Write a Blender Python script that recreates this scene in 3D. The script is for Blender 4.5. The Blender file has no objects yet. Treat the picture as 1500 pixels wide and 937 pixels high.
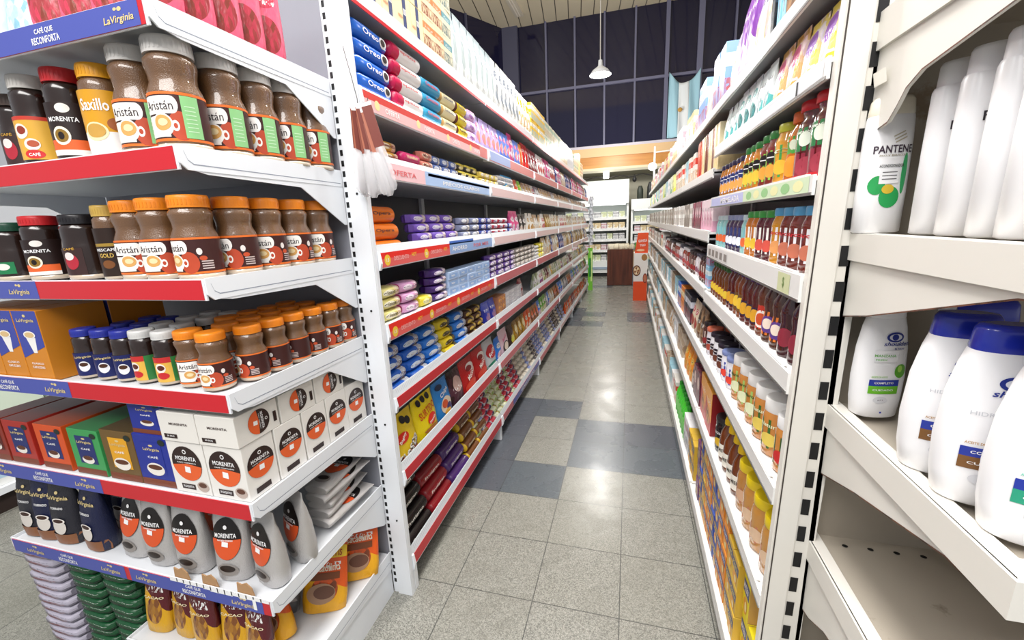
import bpy, math, random
from mathutils import Matrix, Vector
random.seed(7)
S = bpy.context.scene
COL = S.collection
PI = math.pi
# ---------------------------------------------------------------- camera, world, lights, exposure
cam_d = bpy.data.cameras.new('camera'); cam = bpy.data.objects.new('camera', cam_d); COL.objects.link(cam)
RT = (0.9633207, 0.2648442, -0.0432519); DN = (0.0189998, -0.2280841, -0.9734560); FW = (-0.2676793, 0.9369286, -0.2247501)
cam.matrix_world = Matrix(((RT[0], -DN[0], -FW[0], 0), (RT[1], -DN[1], -FW[1], 0), (RT[2], -DN[2], -FW[2], 1.5), (0, 0, 0, 1)))
cam_d.sensor_width = 36; cam_d.lens = 610.3 / 1500 * 36; cam_d.clip_start = 0.02; cam_d.clip_end = 100
S.camera = cam
S.view_settings.view_transform = 'Standard'; S.view_settings.look = 'None'
S.view_settings.gamma = 1; S.view_settings.use_curve_mapping = False
S.view_settings.exposure = 0.0
W = bpy.data.worlds.new('world'); S.world = W; W.use_nodes = True
W.node_tree.nodes['Background'].inputs[0].default_value = (0.93, 0.95, 1.0, 1)
W.node_tree.nodes['Background'].inputs[1].default_value = 0.5
def area(name, loc, rot, sx, sy, power, col=(1, 0.97, 0.94)):
    l = bpy.data.lights.new(name, 'AREA'); l.shape = 'RECTANGLE'; l.size = sx; l.size_y = sy; l.energy = power; l.color = col
    o = bpy.data.objects.new(name, l); COL.objects.link(o); o.location = loc; o.rotation_euler = rot
    return o
def point_light(loc, power, size=0.16, col=(1, 0.97, 0.93)):
    l = bpy.data.lights.new('pendant_and_added_light', 'POINT'); l.energy = power; l.shadow_soft_size = size; l.color = col
    o = bpy.data.objects.new('pendant_and_added_light', l); COL.objects.link(o); o.location = loc
area('added_fill_light', (-0.35, 1.5, 3.9), (0, 0, 0), 0.7, 4.4, 150)  # soft fill added over the near aisle; no tube fitting hangs here
area('added_fill_light', (-0.3, -1.6, 3.9), (math.radians(30), 0, 0), 3.4, 1.2, 160)  # second added fill, behind the camera and tilted forward
point_light((-0.49, 2.4, 4.2), 110); point_light((-0.45, 10.2, 3.1), 90, 0.12); point_light((-0.49, 7.4, 3.64), 170, 0.14); point_light((-3.3, 5.4, 4.3), 240); point_light((3.2, 4.0, 4.3), 160); point_light((-3.0, 0.2, 3.9), 75)  # one point lights the modelled pendant; the others are added fill without fixtures

# ---------------------------------------------------------------- materials
MATS = {}
def mat(key, c, rough=0.5, metal=0.0, coat=0.0, emit=0.0, bump=0.0, alpha=1.0, trans=0.0):
    if key in MATS: return MATS[key]
    m = bpy.data.materials.new(key); m.use_nodes = True; MATS[key] = m
    nt = m.node_tree; b = nt.nodes['Principled BSDF']
    b.inputs['Base Color'].default_value = (*c, 1); b.inputs['Roughness'].default_value = rough
    b.inputs['Metallic'].default_value = metal; b.inputs['Coat Weight'].default_value = coat
    b.inputs['Coat Roughness'].default_value = 0.08
    if emit: b.inputs['Emission Color'].default_value = (*c, 1); b.inputs['Emission Strength'].default_value = emit
    if alpha < 1: b.inputs['Alpha'].default_value = alpha
    if trans: b.inputs['Transmission Weight'].default_value = trans
    if bump:
        n = nt.nodes.new('ShaderNodeTexNoise'); n.inputs['Scale'].default_value = 60
        bu = nt.nodes.new('ShaderNodeBump'); bu.inputs['Strength'].default_value = bump; bu.inputs['Distance'].default_value = 0.004
        nt.links.new(n.outputs[0], bu.inputs['Height']); nt.links.new(bu.outputs[0], b.inputs['Normal'])
    return m
def C(h):
    h = h.lstrip('#'); v = [int(h[i:i + 2], 16) / 255 for i in (0, 2, 4)]
    return tuple((x / 12.92 if x <= 0.04045 else ((x + 0.055) / 1.055) ** 2.4) for x in v)
def flat(h, rough=0.45, **k): return mat('c_' + h + '_%s' % rough + ''.join(sorted(k)), C(h), rough, **k)
class NT:
    def __init__(s, m): s.t = m.node_tree; s.b = s.t.nodes['Principled BSDF']
    def n(s, typ, **k):
        x = s.t.nodes.new(typ)
        for a, v in k.items():
            if a.startswith('i_'): x.inputs[int(a[2:])].default_value = v
            else: setattr(x, a, v)
        return x
    def l(s, a, b): s.t.links.new(a, b)
    def math(s, op, a, b=None, c=None):
        x = s.t.nodes.new('ShaderNodeMath'); x.operation = op
        for i, v in enumerate((a, b, c)):
            if v is None: continue
            if isinstance(v, (int, float)): x.inputs[i].default_value = v
            else: s.l(v, x.inputs[i])
        return x.outputs[0]
    def mix(s, f, a, b):
        x = s.t.nodes.new('ShaderNodeMix'); x.data_type = 'RGBA'
        for i, v in ((0, f), (6, a), (7, b)):
            if isinstance(v, (int, float)): x.inputs[i].default_value = v
            elif isinstance(v, tuple): x.inputs[i].default_value = (*v, 1)
            else: s.l(v, x.inputs[i])
        return x.outputs[2]
def art(base, acc, food, kind=0, seed=0, rough=0.32):
    """printed packaging: logo ellipse, lettering band and a picture patch, fixed to the pack"""
    key = 'print_%s_%s_%s_%d_%d' % (base, acc, food, kind, seed)
    if key in MATS: return MATS[key]
    m = mat(key, C(base), rough); N = NT(m)
    tc = N.n('ShaderNodeTexCoord'); sp = N.n('ShaderNodeSeparateXYZ'); N.l(tc.outputs['Generated'], sp.inputs[0])
    x, y, z = sp.outputs
    rnd = random.Random(key)
    def ell(cx, cz, rx, rz):
        a = N.math('POWER', N.math('DIVIDE', N.math('SUBTRACT', x, cx), rx), 2)
        b = N.math('POWER', N.math('DIVIDE', N.math('SUBTRACT', z, cz), rz), 2)
        return N.math('LESS_THAN', N.math('ADD', a, b), 1)
    def band(v, lo, hi): return N.math('MULTIPLY', N.math('GREATER_THAN', v, lo), N.math('LESS_THAN', v, hi))
    vo = N.n('ShaderNodeTexVoronoi', i_2=9.0 if kind != 3 else 5.0); N.l(tc.outputs['Generated'], vo.inputs[0])
    cs = N.n('ShaderNodeSeparateColor'); N.l(vo.outputs['Color'], cs.inputs[0])
    col = C(base)
    if kind == 0:      # flow pack: name ellipse, picture at one end
        col = N.mix(band(x, 0.66, 0.9), col, N.mix(cs.outputs[0], C(food), C(acc)))
        col = N.mix(ell(0.36, 0.5, 0.24, 0.26), col, C(acc))
    elif kind == 1:    # upright bag: band of colour, logo above, picture below
        col = N.mix(ell(0.5, 0.3, 0.4, 0.2), col, N.mix(cs.outputs[0], C(food), C(acc)))
        col = N.mix(ell(0.5, 0.68, 0.36, 0.1), col, C(acc))
    elif kind == 2:    # carton: bands
        col = N.mix(band(z, 0.08, 0.42), col, N.mix(cs.outputs[0], C(food), C(base)))
        col = N.mix(band(z, 0.6, 0.82), col, C(acc))
    elif kind == 3:    # clear bag showing its contents
        col = N.mix(cs.outputs[0], C(food), C(base))
        col = N.mix(ell(0.5, 0.62, 0.3, 0.2), col, C(acc))
    elif kind == 4:    # split in two colours
        col = N.mix(N.math('GREATER_THAN', N.math('ADD', z, N.math('MULTIPLY', x, 0.4)), 0.72), col, C(acc))
        col = N.mix(ell(0.5, 0.35, 0.3, 0.2), col, N.mix(cs.outputs[0], C(food), C(acc)))
    no = N.n('ShaderNodeTexNoise', i_2=rnd.uniform(14, 22)); N.l(tc.outputs['Generated'], no.inputs[0])
    lett = N.math('MULTIPLY', N.math('GREATER_THAN', no.outputs[0], 0.56), band(z, 0.44, 0.58) if kind in (0, 3) else band(z, 0.62, 0.74))
    lett = N.math('MULTIPLY', lett, band(x, 0.15, 0.85))
    dark = sum(C(acc)) > 1.4
    col = N.mix(lett, col, (0.02, 0.02, 0.05) if dark else (0.9, 0.9, 0.88))
    N.l(col, N.b.inputs['Base Color'])
    bu = N.n('ShaderNodeBump', i_0=0.35, i_1=0.01); n2 = N.n('ShaderNodeTexNoise', i_2=7.0); N.l(tc.outputs['Generated'], n2.inputs[0])
    N.l(n2.outputs[0], bu.inputs['Height'])
    if kind != 2: N.l(bu.outputs[0], N.b.inputs['Normal'])
    return m
def worn(key, c, dirt, amt=0.62, scale=3.0, rough=0.4, dirtcol=None):
    m = mat(key, C(c), rough); N = NT(m); tc = N.n('ShaderNodeTexCoord')
    n = N.n('ShaderNodeTexNoise', i_2=scale, i_3=8.0, i_4=0.7); N.l(tc.outputs['Object'], n.inputs[0])
    r = N.n('ShaderNodeValToRGB'); r.color_ramp.elements[0].position = amt; r.color_ramp.elements[1].position = amt + 0.06
    N.l(n.outputs[0], r.inputs[0]); N.l(N.mix(r.outputs[0], C(c), C(dirt)), N.b.inputs['Base Color'])
    return m
WHITE = flat('e9edf2', 0.35)
WHITE2 = worn('cream_paint_worn', 'dfdcd4', 'a98d70', 0.72, 5.0)
GREYP = flat('b9bcc2', 0.5)
RED = flat('c8202c', 0.35); BLUE = flat('4a55a8', 0.4); BLK = flat('07070a', 0.6); STEEL = flat('9a9a98', 0.35, metal=0.8)
TXTW = flat('f4f4f4', 0.5); TXTG = flat('d9c48a', 0.5); TXTD = flat('1c1014', 0.5); NAVY = flat('17205c', 0.4)

# ---------------------------------------------------------------- mesh builder
_tc = {}
def tmesh(txt, bold):
    k = (txt, bold)
    if k in _tc: return _tc[k]
    cu = bpy.data.curves.new('lettering', 'FONT'); cu.body = txt; cu.size = 1; cu.resolution_u = 2; cu.offset = 0.018 if bold else 0
    cu.align_x = 'LEFT'; o = bpy.data.objects.new('lettering', cu); COL.objects.link(o)
    dg = bpy.context.evaluated_depsgraph_get(); me = bpy.data.meshes.new_from_object(o.evaluated_get(dg))
    vs = [(v.co.x, v.co.y) for v in me.vertices]; fs = [tuple(p.vertices) for p in me.polygons]
    bpy.data.objects.remove(o); bpy.data.curves.remove(cu); bpy.data.meshes.remove(me)
    x0 = min(v[0] for v in vs); x1 = max(v[0] for v in vs); y0 = min(v[1] for v in vs); y1 = max(v[1] for v in vs)
    r = ([((x - (x0 + x1) / 2) / (x1 - x0), (y - (y0 + y1) / 2) / (y1 - y0)) for x, y in vs], fs, (x1 - x0) / (y1 - y0))
    _tc[k] = r; return r
def ring(n, a, b, p=2.0):
    out = []
    for i in range(n):
        t = 2 * PI * (i + 0.5) / n; c, s = math.cos(t), math.sin(t)
        out.append((a * math.copysign(abs(c) ** (2 / p), c), b * math.copysign(abs(s) ** (2 / p), s)))
    return out
class MB:
    def __init__(s): s.v = []; s.f = []; s.m = []; s.s = []; s.mats = []
    def mi(s, m):
        if m not in s.mats: s.mats.append(m)
        return s.mats.index(m)
    def add(s, vs, fs, m, sm=False):
        o = len(s.v); s.v += [tuple(v) for v in vs]; k = s.mi(m)
        for f in fs: s.f.append(tuple(i + o for i in f)); s.m.append(k); s.s.append(sm)
        return s
    def box(s, x0, x1, y0, y1, z0, z1, m):
        return s.add([(x0, y0, z0), (x1, y0, z0), (x1, y1, z0), (x0, y1, z0), (x0, y0, z1), (x1, y0, z1), (x1, y1, z1), (x0, y1, z1)],
                     [(0, 3, 2, 1), (4, 5, 6, 7), (0, 1, 5, 4), (1, 2, 6, 5), (2, 3, 7, 6), (3, 0, 4, 7)], m)
    def cbox(s, x0, x1, y0, y1, z0, z1, m, c=0.003):
        secs = []
        for z, i in ((z0, c), (z0 + c, 0), (z1 - c, 0), (z1, c)):
            X0, X1, Y0, Y1 = x0 + i, x1 - i, y0 + i, y1 - i
            secs.append([(X0 + c, Y0, z), (X1 - c, Y0, z), (X1, Y0 + c, z), (X1, Y1 - c, z), (X1 - c, Y1, z), (X0 + c, Y1, z), (X0, Y1 - c, z), (X0, Y0 + c, z)])
        return s.loft(secs, m, sm=False)
    def loft(s, secs, m, sm=True, caps=True):
        n = len(secs[0]); vs = [p for q in secs for p in q]; fs = []
        for k in range(len(secs) - 1):
            for i in range(n):
                j = (i + 1) % n; fs.append((k * n + i, k * n + j, (k + 1) * n + j, (k + 1) * n + i))
        s.add(vs, fs, m, sm)
        if caps:
            s.add(secs[0], [tuple(reversed(range(n)))], m); s.add(secs[-1], [tuple(range(n))], m)
        return s
    def prism(s, pts, axis, a0, a1, m):
        """pts polygon in the two other axes, extruded along axis (0,1,2)"""
        def P(p, a): q = list(p); q.insert(axis, a); return tuple(q)
        n = len(pts); vs = [P(p, a0) for p in pts] + [P(p, a1) for p in pts]
        fs = [tuple(range(n)), tuple(reversed(range(n, 2 * n)))] + [(i, (i + 1) % n + 0, (i + 1) % n + n, i + n) for i in range(n)]
        return s.add(vs, fs, m)
    def lathe(s, prof, n, m, cx=0, cy=0, p=2.0, sy=1.0, caps=True, sm=True):
        return s.loft([[(cx + a, cy + b, z) for a, b in ring(n, r, r * sy, p)] for r, z in prof], m, sm, caps)
    def tube(s, pts, r, m, n=6):
        secs = []
        for i, p in enumerate(pts):
            a = Vector(pts[max(i - 1, 0)]); b = Vector(pts[min(i + 1, len(pts) - 1)]); d = (b - a).normalized()
            u = d.cross(Vector((0.13, 0.31, 0.94))).normalized(); w = d.cross(u)
            secs.append([tuple(Vector(p) + r * (math.cos(2 * PI * k / n) * u + math.sin(2 * PI * k / n) * w)) for k in range(n)])
        return s.loft(secs, m)
    def rect(s, u0, u1, v0, v1, fn, m, nu=1, nv=1, off=0.0006):
        vs = [fn(u0 + (u1 - u0) * i / nu, v0 + (v1 - v0) * j / nv, off) for j in range(nv + 1) for i in range(nu + 1)]
        fs = [(j * (nu + 1) + i, j * (nu + 1) + i + 1, (j + 1) * (nu + 1) + i + 1, (j + 1) * (nu + 1) + i) for j in range(nv) for i in range(nu)]
        return s.add(vs, fs, m, True)
    def ell(s, cu, cv, ru, rv, fn, m, off=0.0009, n=20, a0=0, a1=2 * PI):
        vs = [fn(cu, cv, off)]
        for k in (0.5, 1.0):
            vs += [fn(cu + k * ru * math.cos(a0 + (a1 - a0) * i / n), cv + k * rv * math.sin(a0 + (a1 - a0) * i / n), off) for i in range(n + 1)]
        fs = [(0, 1 + i, 2 + i) for i in range(n)] + [(1 + i, n + 2 + i, n + 3 + i, 2 + i) for i in range(n)]
        return s.add(vs, fs, m, True)
    def text(s, txt, cu, cv, w, h, fn, m, off=0.0013, bold=True, slant=0.0, rot=0):
        if not txt.strip(): return s
        vs, fs, asp = tmesh(txt, bold)
        if h is None: h = w / asp
        q = []
        for x, y in vs:
            a, b = x * w + slant * y * h, y * h
            if rot: a, b = a * math.cos(rot) - b * math.sin(rot), a * math.sin(rot) + b * math.cos(rot)
            q.append(fn(cu + a, cv + b, off))
        return s.add(q, fs, m)
    def mesh(s, name):
        me = bpy.data.meshes.new(name); me.from_pydata(s.v, [], s.f)
        for m in s.mats: me.materials.append(m)
        me.polygons.foreach_set('material_index', s.m); me.polygons.foreach_set('use_smooth', s.s); me.update(); return me
def front(y): return lambda u, v, o: (u, y - o, v)
def rightf(x, yc=0): return lambda u, v, o: (x + o, yc + u, v)
def leftf(x, yc=0): return lambda u, v, o: (x - o, yc - u, v)
def topf(z, yc=0): return lambda u, v, o: (u, yc + v, z + o)
def cyl(r, cx=0, cy=0):
    rf = r if callable(r) else (lambda z: r)
    return lambda u, v, o: (cx + math.sin(u / rf(v)) * (rf(v) + o), cy - math.cos(u / rf(v)) * (rf(v) + o), v)

# ---------------------------------------------------------------- objects
def link(name, me, parent=None, loc=None):
    o = bpy.data.objects.new(name, me); COL.objects.link(o)
    if parent: o.parent = parent
    if loc: o.location = loc
    return o
def tag(o, label, cat, group=None, kind=None):
    o['label'] = label; o['category'] = cat
    if group: o['group'] = group
    if kind: o['kind'] = kind
    return o
def struct(name, mb):
    o = link(name, mb.mesh(name)); o['kind'] = 'structure'; return o
def thing(name, label, cat, loc=(0, 0, 0), rz=0, group=None):
    o = bpy.data.objects.new(name, None); COL.objects.link(o); o.location = loc; o.rotation_euler = (0, 0, rz); o.empty_display_size = 0.05
    return tag(o, label, cat, group)
USED = {}
def uniq(l):
    n = len(l.split())
    if not 4 <= n <= 16: print('LABEL WORDS', n, l)
    USED[l] = USED.get(l, 0) + 1
    if USED[l] > 1: print('LABEL DUP', l)
    return l
class Proto:
    """one kind of product: a single mesh, or parts [(name, mesh, label)] under an empty"""
    def __init__(s, name, cat, desc, w, d, h, me=None, parts=None):
        s.name, s.cat, s.desc, s.w, s.d, s.h, s.me, s.parts = name, cat, desc, w, d, h, me, parts
    def put(s, loc, rz, label, group=None, tilt=None, scale=1.0):
        if s.me: o = bpy.data.objects.new(s.name, s.me)
        else: o = bpy.data.objects.new(s.name, None); o.empty_display_size = 0.03
        COL.objects.link(o); o.location = loc; o.rotation_euler = (tilt[0], tilt[1], rz) if tilt else (0, 0, rz); o.scale = (scale,) * 3
        tag(o, uniq(label), s.cat, group)
        if s.parts:
            for n, me, lb in s.parts:
                c = bpy.data.objects.new(n, me); COL.objects.link(c); c.parent = o
                if lb: c['label'] = lb
        return o
ORD = ['first', 'second', 'third', 'fourth', 'fifth', 'sixth', 'seventh', 'eighth', 'ninth', 'tenth', 'eleventh', 'twelfth', 'thirteenth',
       'fourteenth', 'fifteenth', 'sixteenth', 'seventeenth', 'eighteenth', 'nineteenth']
for _t, _o in (('twenty', 'twentieth'), ('thirty', 'thirtieth'), ('forty', 'fortieth'), ('fifty', 'fiftieth'), ('sixty', 'sixtieth'), ('seventy', 'seventieth')): ORD += [_o] + ['%s-%s' % (_t, k) for k in ORD[:9]]
def lay(k, n):
    if n == 1: return ''
    if k == 0: return 'bottom'
    if k == n - 1: return 'topmost'
    if n == 3: return 'middle'
    return ORD[k] + ' layer'

# ---------------------------------------------------------------- THE SETTING
def floor_mat():
    m = mat('terrazzo_tiles', (0.4, 0.4, 0.38), 0.16); N = NT(m); tc = N.n('ShaderNodeTexCoord'); sp = N.n('ShaderNodeSeparateXYZ')
    N.l(tc.outputs['Object'], sp.inputs[0])
    fx = N.math('DIVIDE', N.math('ADD', sp.outputs[0], 0.0105 + 0.343 * 40), 0.343); fy = N.math('DIVIDE', N.math('ADD', sp.outputs[1], -1.352 + 0.3285 * 40), 0.3285)
    ix = N.math('SUBTRACT', N.math('FLOOR', fx), 40); iy = N.math('SUBTRACT', N.math('FLOOR', fy), 40)
    gx = N.math('FRACT', fx); gy = N.math('FRACT', fy)
    ed = N.math('MINIMUM', N.math('MINIMUM', gx, N.math('SUBTRACT', 1, gx)), N.math('MINIMUM', gy, N.math('SUBTRACT', 1, gy)))
    joint = N.math('LESS_THAN', ed, 0.006)
    def rng(v, lo, hi): return N.math('MULTIPLY', N.math('GREATER_THAN', v, lo - 0.5), N.math('LESS_THAN', v, hi + 0.5))
    def blk(x0, x1, y0, y1): return N.math('MULTIPLY', rng(ix, x0, x1), rng(iy, y0, y1))
    dark = blk(-5, -2, 2, 2)
    for b in ((-5, -3, 3, 5), (-2, -2, 5, 5), (-1, 1, 3, 4), (-5, -3, 14, 17), (-2, -2, 14, 14), (-2, -2, 16, 16), (0, 2, 15, 16), (-3, -2, 25, 25)):
        dark = N.math('MAXIMUM', dark, blk(*b))
    cell = N.n('ShaderNodeCombineXYZ'); N.l(ix, cell.inputs[0]); N.l(iy, cell.inputs[1])
    wn = N.n('ShaderNodeTexWhiteNoise'); N.l(cell.outputs[0], wn.inputs[0])
    v1 = N.n('ShaderNodeTexVoronoi', i_2=300.0); N.l(tc.outputs['Object'], v1.inputs[0]); c1 = N.n('ShaderNodeSeparateColor'); N.l(v1.outputs['Color'], c1.inputs[0])
    n1 = N.n('ShaderNodeTexNoise', i_2=5.0, i_3=6.0); N.l(tc.outputs['Object'], n1.inputs[0])
    n2 = N.n('ShaderNodeTexNoise', i_2=90.0, i_3=3.0); N.l(tc.outputs['Object'], n2.inputs[0])
    light = N.mix(c1.outputs[0], C('62625c'), C('a09f97')); light = N.mix(N.math('MULTIPLY', wn.outputs[0], 0.35), light, C('8d8c80'))
    light = N.mix(N.math('MULTIPLY', N.math('GREATER_THAN', n1.outputs[0], 0.56), 0.12), light, C('5c5a4e'))
    dk = N.mix(n2.outputs[0], C('42484d'), C('6a7277')); dk = N.mix(N.math('MULTIPLY', wn.outputs[0], 0.4), dk, C('4b4652'))
    col = N.mix(dark, light, dk); col = N.mix(N.math('MULTIPLY', joint, 0.8), col, C('3c3d3c'))
    N.l(col, N.b.inputs['Base Color'])
    r = N.math('ADD', N.math('MULTIPLY', n1.outputs[0], 0.24), 0.16); N.l(r, N.b.inputs['Roughness'])
    return m
struct('floor', MB().box(-9, 9, -4, 13.2, -0.05, 0, floor_mat()))
def plank_mat():
    m = mat('ceiling_planks', C('c9bda6'), 0.5); N = NT(m); tc = N.n('ShaderNodeTexCoord'); sp = N.n('ShaderNodeSeparateXYZ'); N.l(tc.outputs['Object'], sp.inputs[0])
    g = N.math('FRACT', N.math('DIVIDE', N.math('ADD', N.math('ADD', sp.outputs[0], 20), N.math('MULTIPLY', sp.outputs[1], 0.12)), 0.31))
    N.l(N.mix(N.math('LESS_THAN', g, 0.07), C('dccfb4'), C('4a4034')), N.b.inputs['Base Color']); return m
struct('ceiling', MB().box(-9, 9, 3.0, 12.1, 6.5, 6.6, plank_mat()))
GLASSD = mat('night_window_glass', (0.012, 0.011, 0.034), 0.05)
FRAME = flat('6d6d86', 0.5); FRAMED = flat('4b4b60', 0.6)
# far window wall (y = 12) with dark panes and slim mullions
struct('wall_far', MB().box(-3.3, 9, 12.06, 12.2, 3.37, 6.5, flat('15141f', 0.6)))
mb = MB(); mb.box(-2.95, 9, 12.03, 12.055, 3.4, 6.5, GLASSD); struct('window_1', mb)
mb = MB()
for i in range(16):
    x = -2.18 + 0.745 * i
    w = 0.09 if i == 4 else (0.13 if i in (5, 8) else 0.045)
    mb.box(x - w / 2, x + w / 2, 11.95, 12.03, 3.1, 6.5, FRAME)
mb.box(-2.95, 9, 11.96, 12.03, 4.85, 4.91, FRAME); mb.box(-3.3, 9, 11.93, 12.03, 3.34, 3.41, flat('c9c4d0', 0.5))
mb.box(-3.34, -2.92, 11.9, 12.06, 3.0, 6.5, FRAMED); struct('trim_1', mb)
# left window wall runs back at an angle
mb = MB(); dx, dy = -0.498, -0.867
def slab(mb, t0, t1, z0, z1, th, m, push=0.0):
    a = (-3.3 + dx * t0, 12 + dy * t0); b = (-3.3 + dx * t1, 12 + dy * t1); nx, ny = 0.867, -0.498
    p = [(a[0] + nx * push, a[1] + ny * push), (b[0] + nx * push, b[1] + ny * push), (b[0] - nx * th, b[1] - ny * th), (a[0] - nx * th, a[1] - ny * th)]
    mb.prism(p, 2, z0, z1, m)
slab(mb, 0, 9.0, 0, 6.5, 0.12, flat('15141f', 0.6)); struct('wall_left', mb)
mb = MB(); slab(mb, 0.1, 9.0, 3.2, 6.5, 0.0, GLASSD, 0.02); struct('window_2', mb)
mb = MB()
for i in range(7): slab(mb, 1.3 + 1.25 * i, 1.35 + 1.25 * i, 3.2, 6.5, 0, FRAMED, 0.06)
slab(mb, 0.1, 9.0, 4.85, 4.9, 0, FRAMED, 0.05); struct('trim_2', mb)
# timber beam under the windows, soffit and the far wall behind the fridges
def wood(key, a, b, sc=(0.4, 6, 6), rough=0.4):
    m = mat(key, C(a), rough); N = NT(m); tc = N.n('ShaderNodeTexCoord'); mp = N.n('ShaderNodeMapping'); mp.inputs['Scale'].default_value = sc
    N.l(tc.outputs['Object'], mp.inputs[0]); n = N.n('ShaderNodeTexNoise', i_2=3.0, i_3=8.0, i_5=1.4); N.l(mp.outputs[0], n.inputs[0])
    r = N.n('ShaderNodeValToRGB'); r.color_ramp.elements[0].position = 0.35; r.color_ramp.elements[1].position = 0.65; N.l(n.outputs[0], r.inputs[0])
    N.l(N.mix(r.outputs[0], C(a), C(b)), N.b.inputs['Base Color']); return m
mb = MB(); mb.box(-3.3, 6, 11.9, 12.1, 3.12, 3.34, flat('dfba88', 0.5)); mb.box(-3.3, 6, 11.94, 12.1, 2.84, 3.12, wood('timber_beam', 'd0903a', 'c07c26'))
mb.box(-3.3, 6, 11.92, 12.1, 2.78, 2.84, flat('e2d2ae', 0.5)); struct('trim_3', mb)
struct('wall_back', MB().box(-3.3, 6, 12.9, 13.0, 0, 2.9, flat('b4b09c', 0.6)))
struct('ceiling_soffit', MB().box(-3.3, 6, 11.9, 13.0, 2.72, 2.78, flat('b7b39e', 0.6)))

# ---------------------------------------------------------------- SHELVING
LZ = [(0.11, 0.17, 0.205), (0.505, 0.56, 0.595), (0.82, 0.87, 0.905), (1.095, 1.16, 1.165), (1.363, 1.42, 1.452), (1.675, 1.735, 1.762), (1.885, 1.95, 1.962), (2.2, 2.25, 2.262)]
SN = ['bottom', 'second', 'third', 'fourth', 'fifth', 'sixth', 'seventh', 'top']
BAY = 1.31; Y0L = 1.29; XL = -0.848
gl = thing('shelving_gondola', 'long white metal shelving gondola with red price strips, left of the aisle', 'shelves', (-1.45, Y0L, 0))
def sub(name, mb, parent, label=None):
    """mesh given in world coordinates, parented to a thing at its own base"""
    p = parent
    off = Vector((0, 0, 0))
    while p: off += p.location; p = p.parent
    mb.v = [tuple(Vector(v) - off) for v in mb.v]
    o = link(name, mb.mesh(name), parent)
    if label: o['label'] = label
    return o
LIPW = flat('c9ced2', 0.4)
def lip_left(z0, zs, z1, y0, y1):
    mb = MB(); d = 0.0
    mb.box(-1.34, XL - 0.006, y0, y1, z0 + 0.012, z0 + 0.03, GREYP)          # shelf tray underside
    mb.box(-1.34, XL - 0.004, y0, y1, z1 - 0.012 if z1 - zs < 0.02 else z0 + 0.03, z1 - 0.004 if z1 - zs < 0.02 else z0 + 0.034, WHITE)
    mb.box(XL - 0.006, XL, y0, y1, z0, zs, WHITE)
    if z1 - zs > 0.02:
        mb.prism([(XL, zs), (XL - 0.011, z1 - .004), (XL - 0.014, z1 - .004), (XL - 0.006, zs)], 1, y0, y1, LIPW)
        if z1 < 1.2 and y0 < 2:
            n = int((y1 - y0) / 0.012)
            for i in range(n):
                y = y0 + 0.03 + i * 0.012
                if y > y1 - 0.02: break
                fn = lambda u, v, o: (XL - 0.011 * v + o, y + u, zs + (z1 - .004 - zs) * v)
                mb.rect(0, 0.0035, 0.35, 0.85, fn, GREYP)
    return mb
HAZE_PINK = flat('d07078', 0.4); HAZE_PALE = flat('e6c9c9', 0.4); LBLU = flat('9db7dd', 0.4); YEL = flat('f0c93c', 0.4)
def strip(mb, y0, y1, z0, z1, m, x=XL + 0.0015):
    mb.box(XL, x, y0, y1, z0 + 0.006, z1 - 0.002, m)
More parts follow.
